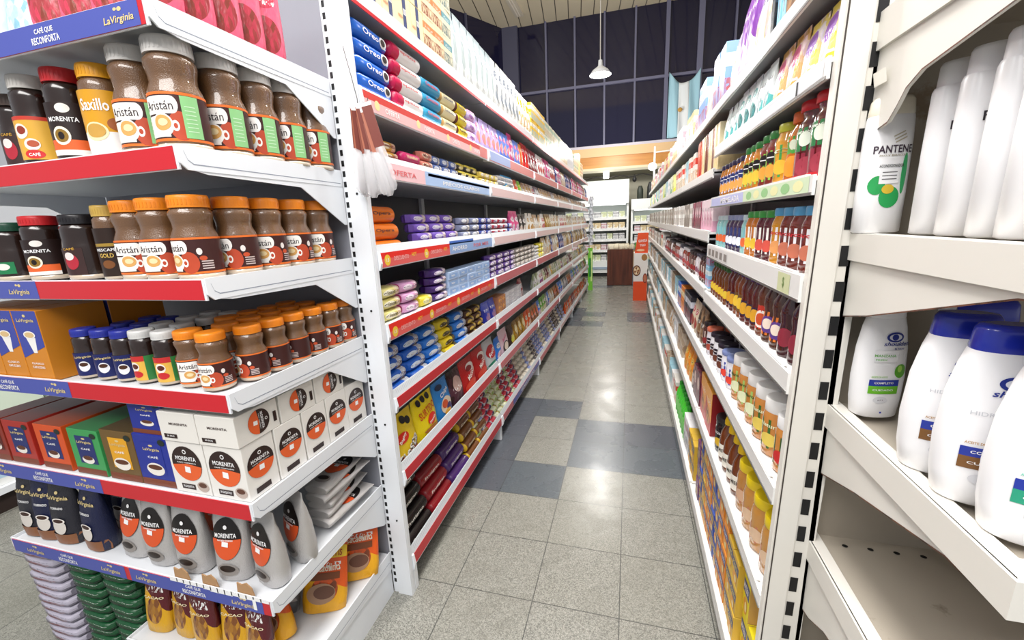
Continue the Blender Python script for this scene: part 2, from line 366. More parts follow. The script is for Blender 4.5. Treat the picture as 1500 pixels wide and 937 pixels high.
for b in range(6):
    y0 = Y0L + b * BAY; y1 = y0 + BAY - 0.012
    for k, (z0, zs, z1) in enumerate(LZ):
        sh = sub('shelf', lip_left(z0, zs, z1, y0 + 0.003, y1), gl, 'white metal shelf board with raised front lip' if k < 6 else None)
        sm = MB()
        zt = zs if k != 3 else zs
        main = RED if b == 0 else (HAZE_PINK if b < 3 else HAZE_PALE)  # far bays washed out: glare and haze painted into the strip colour
        if k in (4, 5) and b >= 1: main = HAZE_PALE
        if k == 6: main = flat('e08a88', 0.4)
        if k == 7: main = flat('f1e6e8', 0.3)
        strip(sm, y0 + 0.012, y1 - 0.01, z0, zt, main)
        fs = rightf(XL + 0.0016, 0)
        if k == 7: sm.box(XL, XL + 0.003, y0 + 0.012, y1 - 0.01, z0 - 0.004, z0 + 0.008, RED)
        if b == 0 and k in (3, 4):     # advertising strip with yellow coins and white lettering
            ye = y1 - 0.01 if k == 3 else y0 + 0.62
            sm.rect(y0 + 0.014, ye, z0 + 0.034, zt - 0.001, fs, flat('e8281c', 0.35)); sm.rect(y0 + 0.014, ye, z0 + 0.004, z0 + 0.034, fs, flat('e2625e', 0.35))
            for i in range(8):
                y = y0 + 0.06 + i * 0.31
                if y > ye - 0.05: break
                sm.ell(y, z0 + 0.028, 0.02, 0.02, fs, YEL); sm.text('5%' if i % 2 else '1.5', y, z0 + 0.028, 0.018, 0.012, fs, TXTW)
                if y + 0.22 < ye: sm.text('DESCUENTO', y + 0.10, z0 + 0.03, 0.11, 0.016, fs, flat('f3b9b6', 0.5)); sm.text('HOY', y + 0.2, z0 + 0.034, 0.04, 0.016, fs, YEL)
            if k == 4:
                sm.rect(y0 + 0.62, y1 - 0.01, z0 + 0.004, zt - 0.001, fs, flat('8fb0e0', 0.35)); sm.rect(y0 + 0.62, y0 + 0.95, z0 + 0.05, zt + 0.01, fs, flat('3f6fc8', 0.35))
                sm.text('AHORRO', y0 + 0.75, z0 + 0.028, 0.2, 0.022, fs, TXTW); sm.text('POR MES', y0 + 1.08, z0 + 0.028, 0.26, 0.02, fs, flat('d8707c', 0.4))
        if b == 0 and k == 5:
            sm.rect(y0 + 0.014, y0 + 0.42, z0 + 0.004, zt, fs, flat('eec5cb', 0.35)); sm.rect(y0 + 0.42, y1 - 0.01, z0 + 0.004, zt, fs, flat('a9c6ee', 0.35))
            sm.rect(y0 + 0.45, y1 - 0.01, z0 + 0.042, zt - 0.006, fs, flat('6f9ade', 0.35)); sm.text('PRECIOS CLAROS', y0 + 0.85, z0 + 0.024, 0.5, 0.018, fs, TXTW)
            sm.text('OFERTA', y0 + 0.24, z0 + 0.03, 0.2, 0.02, fs, flat('e26a70', 0.4))
        if b == 0 and k == 6:
            sm.rect(y0 + 0.014, y0 + 1.15, z0 + 0.04, zt - 0.002, fs, flat('d8453e', 0.35)); sm.rect(y0 + 0.014, y0 + 1.15, z0 + 0.004, z0 + 0.04, fs, flat('eebcbc', 0.35))
            for i in range(4): sm.ell(y0 + 0.1 + 0.3 * i, z0 + 0.03, 0.016, 0.016, fs, flat('f5dfa0', 0.4)); sm.text('OFERTA', y0 + 0.2 + 0.3 * i, z0 + 0.025, 0.1, 0.018, fs, TXTW)
        if b == 1 and k in (0,): sm.rect(y0 + 0.3, y1, z0 + 0.01, zt - 0.002, fs, flat('5560b0', 0.35)); sm.text('GALLETITAS', y0 + 0.8, z0 + 0.034, 0.5, 0.03, fs, TXTW)
        if b == 1 and k == 6: sm.rect(y0, y0 + 0.5, z0 + 0.01, zt - 0.002, fs, flat('9fb4e6', 0.35))
        sub('price_strip', sm, sh, ('plain red price strip' if b == 0 and k < 3 else 'pale price strip, far bays with glare and haze painted in') if not (b == 0 and k in (3, 4, 5, 6)) else 'printed sale price strip')
        if k < 7:
            for ye in ((y0 + 0.0, 0.012), (y1 - 0.006, 0.012)):
                e = MB(); e.prism([(XL - 0.03, z0 - 0.004), (XL + 0.006, z0 - 0.004), (XL + 0.012, z0 + 0.02), (XL + 0.006, zt + 0.004), (XL - 0.03, zt + 0.004)], 1, ye[0], ye[0] + ye[1], WHITE)
                sub('end_cap', e, sh, 'white plastic end clip')
    f = MB(); f.cbox(-0.93, -0.852, y0 + BAY - 0.03, y0 + BAY - 0.002, 0, 0.108, WHITE, 0.002); sub('foot', f, gl)
f = MB(); f.cbox(-0.93, -0.846, Y0L + 0.002, Y0L + 0.03, 0, 0.108, WHITE, 0.002); sub('foot', f, gl)
sub('back_panel', MB().box(-1.36, -1.34, Y0L, Y0L + 6 * BAY, 0.05, 2.35, flat('55565c', 0.5)), gl, 'grey metal back panel')
for b in range(1, 7):
    y = Y0L + b * BAY; sub('upright', MB().box(-1.36, -1.32, y - 0.02, y + 0.02, 0, 2.35, WHITE), gl)
sub('kick_plate', MB().box(-1.3, -1.28, Y0L, Y0L + 6 * BAY, 0, 0.1, flat('2a2a2c', 0.7)), gl, 'dark recessed kick plate')

# end unit of the left gondola, facing the camera
XE0, XE1 = -2.06, -0.93; YE0, YE1 = 0.725, 1.262
el = thing('shelving_end_unit', 'white metal end shelves stocked with coffee, at the near end of the left gondola', 'shelves', (-1.5, 1.0, 0))
def slotted_post(x0, x1, y, z1, slots, wide, m, mirrored=False, pitch=0.0332, base=0.0, sl=0.018, lean=0.0, sw=(0.004, 0.012)):
    mb = MB(); sx = lambda x, z: x + lean * z
    def bx(a, b, c, d, e, f, mm):
        v = [(a, c, e), (b, c, e), (b, d, e), (a, d, e), (a, c, f), (b, c, f), (b, d, f), (a, d, f)]
        mb.add([(sx(p[0], p[2]), p[1], p[2]) for p in v], [(0, 3, 2, 1), (4, 5, 6, 7), (0, 1, 5, 4), (1, 2, 6, 5), (2, 3, 7, 6), (3, 0, 4, 7)], mm)
    bx(x0, x1, y, y + 0.02, base, z1, m)
    bx(wide[0], wide[1], y - 0.006, y, base, z1, m)
    z = 0.05
    while z < z1 - 0.05:
        if slots: bx(slots[0] + sw[0], slots[1] - sw[1] + 0.008, y - 0.0009, y, z, z + sl, BLK)
        z += pitch
    return mb
up = sub('upright', slotted_post(-0.935, -0.846, 1.268, 2.36, (-0.932, -0.914), (-0.911, -0.847), WHITE), el, 'white slotted steel post')
bo = MB()
for z in (0.36, 0.78, 1.22, 1.62): bo.lathe([(0.004, 0), (0.004, 0.002)], 8, BLK); bo.v[-16:] = [(-0.878 + a, 1.2615 - c, z + b) for a, b, c in bo.v[-16:]]
sub('bolt_hole', bo, up, 'small dark bolt holes')
sub('back_panel', MB().box(XE0, -0.936, 1.27, 1.285, 0.1, 2.36, flat('8b8d96', 0.45)), el, 'grey metal back panel')
sub('upright', slotted_post(XE0 - 0.035, XE0, 1.268, 2.36, (XE0 - 0.03, XE0 - 0.01), (XE0 - 0.03, XE0 - 0.02), WHITE), el)
EZ = [0.20, 0.513, 0.82, 1.126, 1.409, 1.697, 1.972]
def px_x(px, z):     # where a column of the photograph meets the strip face
    d = ((px - 750) / 610.3); # solved along the front plane y = YE0
    # ray through (px, row) with the row chosen so that the point has height z
    # (RT - d*FW) . (x, y, z-1.5) = 0
    a = [RT[i] - d * FW[i] for i in range(3)]; return -(a[1] * YE0 + a[2] * (z - 1.5)) / a[0]
def bracket(x, s, ya, yb, z, drop=0.12, m=WHITE, lip=0.052):
    """side plate: yb at the post, ya at the front"""
    mb = MB(); x0, x1 = (x, x + s * 0.004)
    mb.prism([(ya, z), (yb, z), (yb, z - lip), (ya + 0.015, z - lip), (ya, z - lip + 0.014)], 0, min(x0, x1), max(x0, x1), m)
    mb.prism([(ya + 0.03, z - lip), (yb, z - lip), (yb, z - lip - drop * 0.62), (yb - 0.012, z - lip - drop * 0.62), (yb - 0.19, z - lip - 0.014), (ya + 0.06, z - lip - 0.006)], 0, min(x0, x1 - s * 0.001), max(x0, x1 - s * 0.001), m)
    # pressed groove
    g = s * 0.0042
    pts = [(ya + 0.012, z - 0.012), (ya + 0.018, z - 0.03), (ya + 0.03, z - 0.038), (yb - 0.01, z - 0.041)]
    for a, b in zip(pts, pts[1:]):
        mb.add([(x + g, a[0], a[1]), (x + g, b[0], b[1]), (x + g, b[0], b[1] - 0.0022), (x + g, a[0], a[1] - 0.0022)], [(0, 1, 2, 3)], flat('8f97a6', 0.5))
    return mb
for k, z in enumerate(EZ):
    xl = XE0 + 0.005 if k else -1.6; mb = MB(); mb.box(xl, XE1 - 0.005, YE0 + 0.002, YE1, z - 0.022, z - 0.0105, flat('d7dade', 0.4)); mb.box(xl, XE1 - 0.005, YE0, YE0 + 0.004, z - 0.052, z - 0.001, WHITE)
    if k == 0: mb.box(xl, XE1 - 0.005, YE0 + 0.01, YE1, 0.0, 0.145, WHITE)
    sh = sub('shelf', mb, el)
    sub('side_bracket', bracket(XE1 - 0.004, 1, YE0, YE1, z, 0.2 if k else 0.05), sh); sub('side_bracket', bracket(XE0 + 0.004 if k else -1.6, -1, YE0, YE1, z, 0.2 if k else 0.05), sh)
    sm = MB(); fs = front(YE0 - 0.0018); X1 = XE1 - 0.012
    sm.box(XE0 + 0.01 if k else -1.59, X1, YE0 - 0.002, YE0 - 0.0002, z - 0.05, z - 0.004, RED)
    def blue(a, b, words, z=z, sm=sm, fs=fs):
        sm.rect(a, b, z - 0.05, z - 0.003, fs, BLUE)
        for w, c in words:
            if w == 'L':
                sm.text('LaVirginia', c, z - 0.033, 0.085, 0.017, fs, TXTG, slant=0.2); sm.ell(c + 0.006, z - 0.014, 0.006, 0.004, fs, TXTG); sm.ell(c - 0.006, z - 0.013, 0.005, 0.003, fs, TXTG)
            else:
                sm.text('CAFÉ QUE', c, z - 0.018, 0.06, 0.014, fs, TXTW); sm.text('RECONFORTA', c, z - 0.036, 0.09, 0.014, fs, TXTW)
    if k == 6: blue(XE0 + 0.01, px_x(200, z), [('L', px_x(170, z)), ('C', px_x(62, z))])
    if k == 4: blue(XE0 + 0.01, px_x(52, z), [('L', px_x(25, z)), ('C', px_x(-40, z))])
    if k == 3: blue(XE0 + 0.01, px_x(100, z), [('L', px_x(78, z)), ('C', px_x(10, z))])
    if k == 2: blue(XE0 + 0.01, px_x(147, z), [('L', px_x(122, z)), ('C', px_x(60, z)), ('L', px_x(2, z))])
    if k == 1:
        blue(XE0 + 0.012, px_x(182, z), [('L', px_x(50, z)), ('C', px_x(97, z)), ('L', px_x(160, z))]); blue(px_x(189, z), px_x(384, z), [('L', px_x(212, z)), ('C', px_x(282, z)), ('L', px_x(355, z))])
        rr = random.Random(4)   # torn paper edge
        for i in range(14):
            u = px_x(250, z) + i * 0.026; sm.rect(u, u + 0.03, z - 0.008 - rr.random() * 0.006, z + 0.004, fs, TXTW, off=0.0012)
        sm.rect(px_x(370, z), px_x(375, z), z - 0.04, z - 0.004, fs, TXTW, off=0.0016)
    if k: sub('price_strip', sm, sh, 'red price strip with printed blue paper' if k not in (5,) else 'plain red price strip')
# price strips sit in front of a white bottom rim
for z in EZ[1:]: pass

# right gondola
RZN = [(0.065, 0.12), (0.51, 0.55), (0.815, 0.86), (1.1, 1.15), (1.31, 1.367), (1.53, 1.57), (1.742, 1.782), (1.93, 1.967)]
RZF = [(0.065, 0.12), (0.51, 0.55), (0.815, 0.86), (1.11, 1.16), (1.375, 1.425), (1.66, 1.70), (1.93, 1.967)]
def XR(z): return 0.331 + 0.013 * z
gr = thing('shelving_gondola', 'long white metal shelving gondola with plain white lips, right of the aisle', 'shelves', (0.9, 1.0, 0))
Y0R = 1.048; YS = [Y0R] + [2.13 + 1.15 * i for i in range(7)]
CREAM = flat('e4e4e2', 0.35)
for b in range(7):
    y0, y1 = YS[b] + 0.003, YS[b + 1] - 0.006
    for k, (z0, z1) in enumerate(RZN if b == 0 else RZF):
        x = XR(z1); mb = MB()
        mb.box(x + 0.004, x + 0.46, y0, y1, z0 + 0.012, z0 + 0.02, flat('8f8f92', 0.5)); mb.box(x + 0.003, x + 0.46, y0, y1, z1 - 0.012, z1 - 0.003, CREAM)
        yn = 1.004 if b == 0 else y0; mb.box(x, x + 0.006, yn, y1, z0, z1, CREAM); mb.box(x - 0.002, x, yn, y1, z0, z0 + 0.006, STEEL)
        if b == 0: mb.box(x + 0.006, x + 0.07, yn, y0 - 0.0005, z1 - 0.012, z1 - 0.003, CREAM)
        mb.box(x + 0.001, x + 0.012, y0, y1, z1, z1 + 0.004, CREAM)
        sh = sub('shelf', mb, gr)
        fn = leftf(x, 0); sm = MB(); fl = lambda u, v, o, x=x: (x - o, u, v); flr = lambda u, v, o, x=x: (x - o, -u, v)
        if b == 0 and k == 5:
            sm.rect(-1.55, -1.02, z0 + 0.004, z1 - 0.002, flr, flat('cfe3c0', 0.4)); sm.rect(-2.1, -1.55, z0 + 0.004, z1 - 0.002, flr, flat('b9bfe8', 0.4))
            for i in range(6): sm.ell(-1.08 - i * 0.08, z0 + 0.022, 0.03, 0.012, flr, flat('93c787' if i % 2 else 'e8e9b0', 0.4))
            sm.text('MERMELADA', -1.75, z0 + 0.022, 0.3, 0.02, flr, TXTW); sub('price_strip', sm, sh, 'green and lilac printed strip')
        elif b == 0 and k == 4:
            sm.rect(-1.14, -1.06, z0 + 0.004, z1 - 0.006, flr, flat('cdd3a8', 0.4)); sm.rect(-2.1, -1.7, z0 + 0.01, z1 - 0.006, flr, flat('dcdcda', 0.4))
            for i in range(5): sm.rect(-2.08 + i * 0.08, -2.03 + i * 0.08, z0 + 0.016, z1 - 0.014, flr, flat('8a8480', 0.4), off=0.0012)
            sm.text('$', -1.1, z0 + 0.03, 0.012, 0.025, flr, flat('6c8a4a', 0.4)); sub('price_strip', sm, sh, 'small printed price tickets')
        elif b == 0 and k == 6:
            sm.rect(-1.7, -1.02, z0 + 0.008, z1 - 0.004, flr, flat('dfe3ea', 0.25)); sm.rect(-1.16, -1.15, z0 + 0.008, z1 - 0.004, flr, BLK, off=0.0012); sub('price_strip', sm, sh, 'clear ticket holder')
    f = MB(); f.cbox(0.345, 0.42, y1 - 0.03, y1, 0.03, 0.062, CREAM, 0.002); f.lathe([(0.014, 0.0), (0.02, 0.008), (0.02, 0.03), (0.008, 0.032)], 10, flat('3a3a3c', 0.6), 0.37, y1 - 0.045)
    sub('foot', f, gr, 'white foot with dark levelling pad')
sub('back_panel', MB().box(0.82, 0.84, Y0R, YS[7], 0.03, 2.1, flat('77787e', 0.5)), gr, 'grey metal back panel')
for y in YS[1:]: sub('upright', MB().box(0.8, 0.84, y - 0.02, y + 0.02, 0, 2.1, CREAM), gr)

# end unit of the right gondola
er = thing('shelving_end_unit', 'worn cream metal end shelves holding shampoo, at the near end of the right gondola', 'shelves', (1.0, 0.9, 0))
pm = slotted_post(0.331, 0.4195, 0.985, 2.4, None, (0.334, 0.376), WHITE2, lean=0.018)
po = sub('upright', pm, er, 'cream steel post with chipped paint')
sl = MB()
z = 0.02
while z < 2.36:
    x = 0.381 + 0.018 * z
    sl.add([(x + a, 0.984, z + b) for a, b in ((0, 0), (0.0165, 0), (0.0172, 0.041), (0.0007, 0.041))], [(0, 1, 2, 3)], BLK); z += 0.072
e0 = [(0.3325, 0, 0.0), (0.3355, 0, 0.0)]
sl.add([(0.3335, 0.978, 0), (0.3365, 0.978, 0), (0.3365 + 0.043, 0.978, 2.4), (0.3335 + 0.043, 0.978, 2.4)], [(0, 1, 2, 3)], flat('3a332e', 0.6))
sub('slot_row', sl, po, 'dark slots and seam of the post')
sub('inner_rail', MB().box(0.42, 0.43, 0.985, 1.03, 0, 2.4, WHITE2), er)
sub('back_panel', MB().box(0.43, 1.7, 1.03, 1.045, 0.1, 2.4, worn('beige_back', 'a39a8c', '8a7a66', 0.6, 4)), er, 'beige metal back panel')
XB = 0.42
RUST = worn('rusted_edge', '6b4634', '3d2a20', 0.5, 30)
def rshelf(zt, lip, yf, brk, curved=False):
    mb = MB(); mb.box(XB + 0.006, 1.7, yf, 1.03, zt - 0.03, zt - 0.014, worn('beige_shelf', 'b3aa9c', '8f8474', 0.6, 4)); mb.box(XB, XB + 0.006, yf, 1.028, zt - lip, zt, WHITE2)
    mb.box(XB, 1.7, yf - 0.006, yf, zt - lip, zt, WHITE2); mb.box(XB + 0.004, XB + 0.03, yf, 1.028, zt - 0.005, zt, WHITE2)
    mb.box(XB + 0.03, 1.7, yf, yf + 0.035, zt - 0.005, zt, WHITE2)
    sh = sub('shelf', mb, er)
    b = MB(); b.prism(brk, 0, XB + 0.006, XB + 0.012, WHITE2); n = len(brk)
    sub('side_bracket', b, sh, 'tapering cream bracket with rusty lower edge')
    e = MB()
    for p, q in zip(brk[2:], brk[3:]):
        if abs(q[0] - p[0]) + abs(q[1] - p[1]) < 0.01: continue
        e.add([(XB + 0.0055, p[0], p[1] + 0.001), (XB + 0.0055, q[0], q[1] + 0.001), (XB + 0.0055, q[0], q[1] - 0.0015), (XB + 0.0055, p[0], p[1] - 0.0015)], [(0, 1, 2, 3)], RUST)
    sub('rust_edge', e, sh, 'rusty edge'); return sh
S_T = rshelf(1.835, 0.062, 0.5, [(0.5, 1.775), (1.028, 1.775), (1.03, 1.62), (0.925, 1.643), (0.905, 1.662), (0.885, 1.686), (0.85, 1.703), (0.69, 1.727), (0.5, 1.745)])
S_A = rshelf(1.453, 0.052, 0.5, [(0.5, 1.4), (1.028, 1.4), (1.029, 1.276), (0.9, 1.305), (0.7, 1.363), (0.6, 1.392), (0.5, 1.398)])
S_B = rshelf(1.09, 0.052, 0.52, [(0.52, 1.036), (1.028, 1.036), (1.029, 0.908), (0.98, 0.925), (0.85, 0.968), (0.62, 1.03), (0.52, 1.035)])
S_C = rshelf(0.745, 0.05, 0.45, [(0.5, 0.694), (1.028, 0.694), (1.029, 0.538), (0.95, 0.56), (0.88, 0.6), (0.6, 0.68), (0.5, 0.69)])
S_D = rshelf(0.2, 0.06, 0.42, [(0.5, 0.13), (1.028, 0.13), (1.03, 0.05), (0.5, 0.05)])
h = MB()
for i in range(7): h.ell(0.5 + i * 0.05, 1.0, 0.006, 0.005, topf(0.7315), BLK)
sub('punched_holes', h, S_C, 'row of small round holes')
st = MB(); st.rect(0.935, 0.975, 1.71, 1.735, lambda u, v, o: (XB - o, u + (v - 1.72) * 0.4, v), flat('e9e6dc', 0.5)); sub('sticker', st, S_T, 'small blank sticker')
tg = MB(); tg.box(0.44, 0.56, 0.512, 0.5135, 0.98, 1.045, flat('dfe8f7', 0.5)); sub('price_card', tg, S_B, 'pale blue paper price card')

# ---------------------------------------------------------------- PRODUCT KINDS
FS = 8
def flow(L, D, H, base, acc='ffffff', food='b98a4a', txt=None, tc=None, kind=0, name='cookie_pack', cat='cookies', desc='', p=3.2, endm=None, tw=0.55, logo=None, seed=0, body=None):
    """pillow pack lying on its side, crimped at both ends"""
    mb = MB(); m = body or art(base, acc, food, kind, seed); em = endm or flat(base, 0.35)
    secs = []
    st = [(-0.5, 0.03, 0.9), (-0.455, 0.05, 0.88), (-0.43, 0.62, 0.86), (-0.38, 0.93, 0.96), (-0.2, 1, 1), (0.2, 1, 0.99), (0.38, 0.93, 0.96), (0.43, 0.62, 0.86), (0.455, 0.05, 0.88), (0.5, 0.03, 0.9)]
    for t, a, b in st: secs.append([(t * L, y, H / 2 + z) for y, z in ring(14, D / 2 * a, H / 2 * b, p)])
    mb.loft(secs[:3], em); mb.loft(secs[2:8], m, caps=False); mb.loft(secs[7:], em)
    fn = lambda u, v, o: (u, -D / 2 * max(1e-3, 1 - abs((v - H / 2) / (H / 2)) ** p) ** (1 / p) - o, v)
    if txt: mb.text(txt, -0.04 * L, H * 0.52, L * tw, H * 0.34, fn, flat(tc or 'f4f4f4', 0.45))
    if logo: mb.ell(0.27 * L, H * 0.5, H * 0.42, H * 0.34, fn, flat(logo, 0.5)); mb.ell(0.27 * L, H * 0.5, H * 0.28, H * 0.22, fn, flat('2a1a14', 0.5), off=0.0012)
    return Proto(name, cat, desc, L, D, H, mb.mesh(name))
def roll(L, R, base, txt=None, tc='f4f4f4', endc=None, name='cookie_roll', desc='', logo=None, band=None, endw=0):
    """round roll of biscuits with a gathered wrapper at the ends"""
    mb = MB(); m = flat(base, 0.25, coat=0.3); em = flat(endc or base, 0.3)
    def rg(x, r, w=0): return [(x, r * (1 + w * (i % 2)) * math.cos(2 * PI * i / 20), R + r * (1 + w * (i % 2)) * math.sin(2 * PI * i / 20)) for i in range(20)]
    a = L / 2
    mb.loft([rg(-a, R * 0.3, 0.4), rg(-a + 0.004, R * 0.7, 0.12), rg(-a + 0.012, R * 0.97)], em); mb.loft([rg(-a + 0.012, R * 0.97), rg(-a + 0.02, R), rg(a - 0.02, R), rg(a - 0.012, R * 0.97)], m, caps=False)
    mb.loft([rg(a - 0.012, R * 0.97), rg(a - 0.004, R * 0.7, 0.12), rg(a, R * 0.3, 0.4)], em)
    fn = lambda u, v, o: (u, -math.sqrt(max(1e-6, R * R - (v - R) ** 2)) - o, v)
    if endw: mb.loft([rg(-a + 0.012, R * 1.0, .05), rg(-a + endw * .5, R * 1.03, .05), rg(-a + endw, R * 1.01, .03)], em)
    if band: mb.rect(-a + 0.03, a - 0.03, R * 0.75, R * 1.5, fn, flat(band, 0.35), 1, 4)
    if txt: mb.text(txt, -0.02 * L, R * 1.12, L * 0.6, R * 0.5, fn, flat(tc, 0.4))
    if logo: mb.ell(0.3 * L, R, R * 0.5, R * 0.5, fn, flat(logo, 0.5))
    return Proto(name, 'cookies', desc, L, 2 * R, 2 * R, mb.mesh(name))
def pouch(Wd, D, H, base, acc='ffffff', food='b98a4a', txt=None, tc=None, kind=1, name='snack_bag', cat='bag', desc='', base_full=True, txt2=None, th=0.1, seed=0, tz=0.7, body=None):
    """upright bag, full at the foot and pressed flat at the top"""
    mb = MB(); m = body or art(base, acc, food, kind, seed)
    if base_full: st = [(0, 0.86, 0.8), (0.02, 0.95, 0.95), (0.2, 1, 1), (0.5, 0.99, 0.85), (0.75, 0.97, 0.5), (0.9, 0.95, 0.12), (0.93, 0.97, 0.03), (1, 0.97, 0.02)]
    else: st = [(0, 0.97, 0.03), (0.06, 0.97, 0.04), (0.12, 0.92, 0.4), (0.3, 0.96, 0.9), (0.55, 0.97, 1), (0.78, 0.95, 0.75), (0.9, 0.93, 0.3), (0.94, 0.97, 0.03), (1, 0.97, 0.02)]
    mb.loft([[(x, y, t * H) for x, y in ring(14, Wd / 2 * a, D / 2 * b, 2.6)] for t, a, b in st], m)
    def prof(v):
        t = min(max(v / H, 0), 1)
        for (t0, a0, b0), (t1, a1, b1) in zip(st, st[1:]):
            if t <= t1: k = (t - t0) / (t1 - t0); return a0 + (a1 - a0) * k, b0 + (b1 - b0) * k
        return st[-1][1:]
    def fn(u, v, o):
        a, b = prof(v); return (u, -D / 2 * b * max(1e-3, 1 - min(1, abs(u) / (Wd / 2 * a)) ** 2.6) ** (1 / 2.6) - o - 0.0004, v)
    if txt: mb.text(txt, 0, H * tz, Wd * 0.78, H * th, fn, flat(tc or 'f4f4f4', 0.45), off=0.002)
    if txt2: mb.text(txt2, 0, H * (tz - th * 1.4), Wd * 0.6, H * th * 0.7, fn, flat(tc or 'f4f4f4', 0.45), off=0.002)
    p = Proto(name, cat, desc, Wd, D, H, None); p.mb, p.fn = mb, fn
    p.me = mb.mesh(name); return p
def carton(Wd, D, H, base, acc='ffffff', food='b98a4a', txt=None, tc=None, kind=2, name='carton', cat='box', desc='', side=None, seed=0, top=None, deco=None, body=None):
    mb = MB(); m = body or art(base, acc, food, kind, seed); mb.cbox(-Wd / 2, Wd / 2, -D / 2, D / 2, 0, H, m, 0.0012)
    f = front(-D / 2)
    if side: mb.rect(-D / 2 + 0.001, D / 2 - 0.001, 0.001, H - 0.001, rightf(Wd / 2), flat(side, 0.4), off=0.0005)
    if top: mb.rect(-Wd / 2 + 0.001, Wd / 2 - 0.001, -D / 2, D / 2, topf(H), flat(top, 0.4), off=0.0005)
    if txt: mb.text(txt, 0, H * 0.72, Wd * 0.78, H * 0.13, f, flat(tc or 'f4f4f4', 0.45))
    if deco: deco(mb, Wd, D, H)
    return Proto(name, cat, desc, Wd, D, H, mb.mesh(name))
# coffee jars ---------------------------------------------------
COFFEE = mat('instant_coffee', C('6e4426'), 0.3, coat=1.0)
def _cof():
    N = NT(COFFEE); tc = N.n('ShaderNodeTexCoord'); n = N.n('ShaderNodeTexNoise', i_2=14.0, i_3=6.0); N.l(tc.outputs['Object'], n.inputs[0])
    N.l(N.mix(n.outputs[0], C('5e3f27'), C('7c5a3a')), N.b.inputs['Base Color'])
    n2 = N.n('ShaderNodeTexVoronoi', i_2=500.0); N.l(tc.outputs['Object'], n2.inputs[0]); bu = N.n('ShaderNodeBump', i_0=0.5, i_1=0.001); N.l(n2.outputs[0], bu.inputs['Height']); N.l(bu.outputs[0], N.b.inputs['Normal'])
_cof()
DARKC = mat('dark_coffee', C('24130d'), 0.25, coat=0.8)
GLASS = mat('clear_glass', (0.97, 0.97, 0.95), 0.03, trans=1.0)
def jarprof(R, H, waist=0.84):
    return [(R * 0.8, 0), (R * 0.95, 0.004), (R, 0.014), (R, H * 0.5), (R * 0.97, H * 0.54), (R * waist, H * 0.62), (R * (waist + 0.01), H * 0.68), (R * 0.93, H * 0.77), (R * 0.92, H * 0.81), (R * 0.8, H * 0.84), (R * 0.78, H * 0.86)]
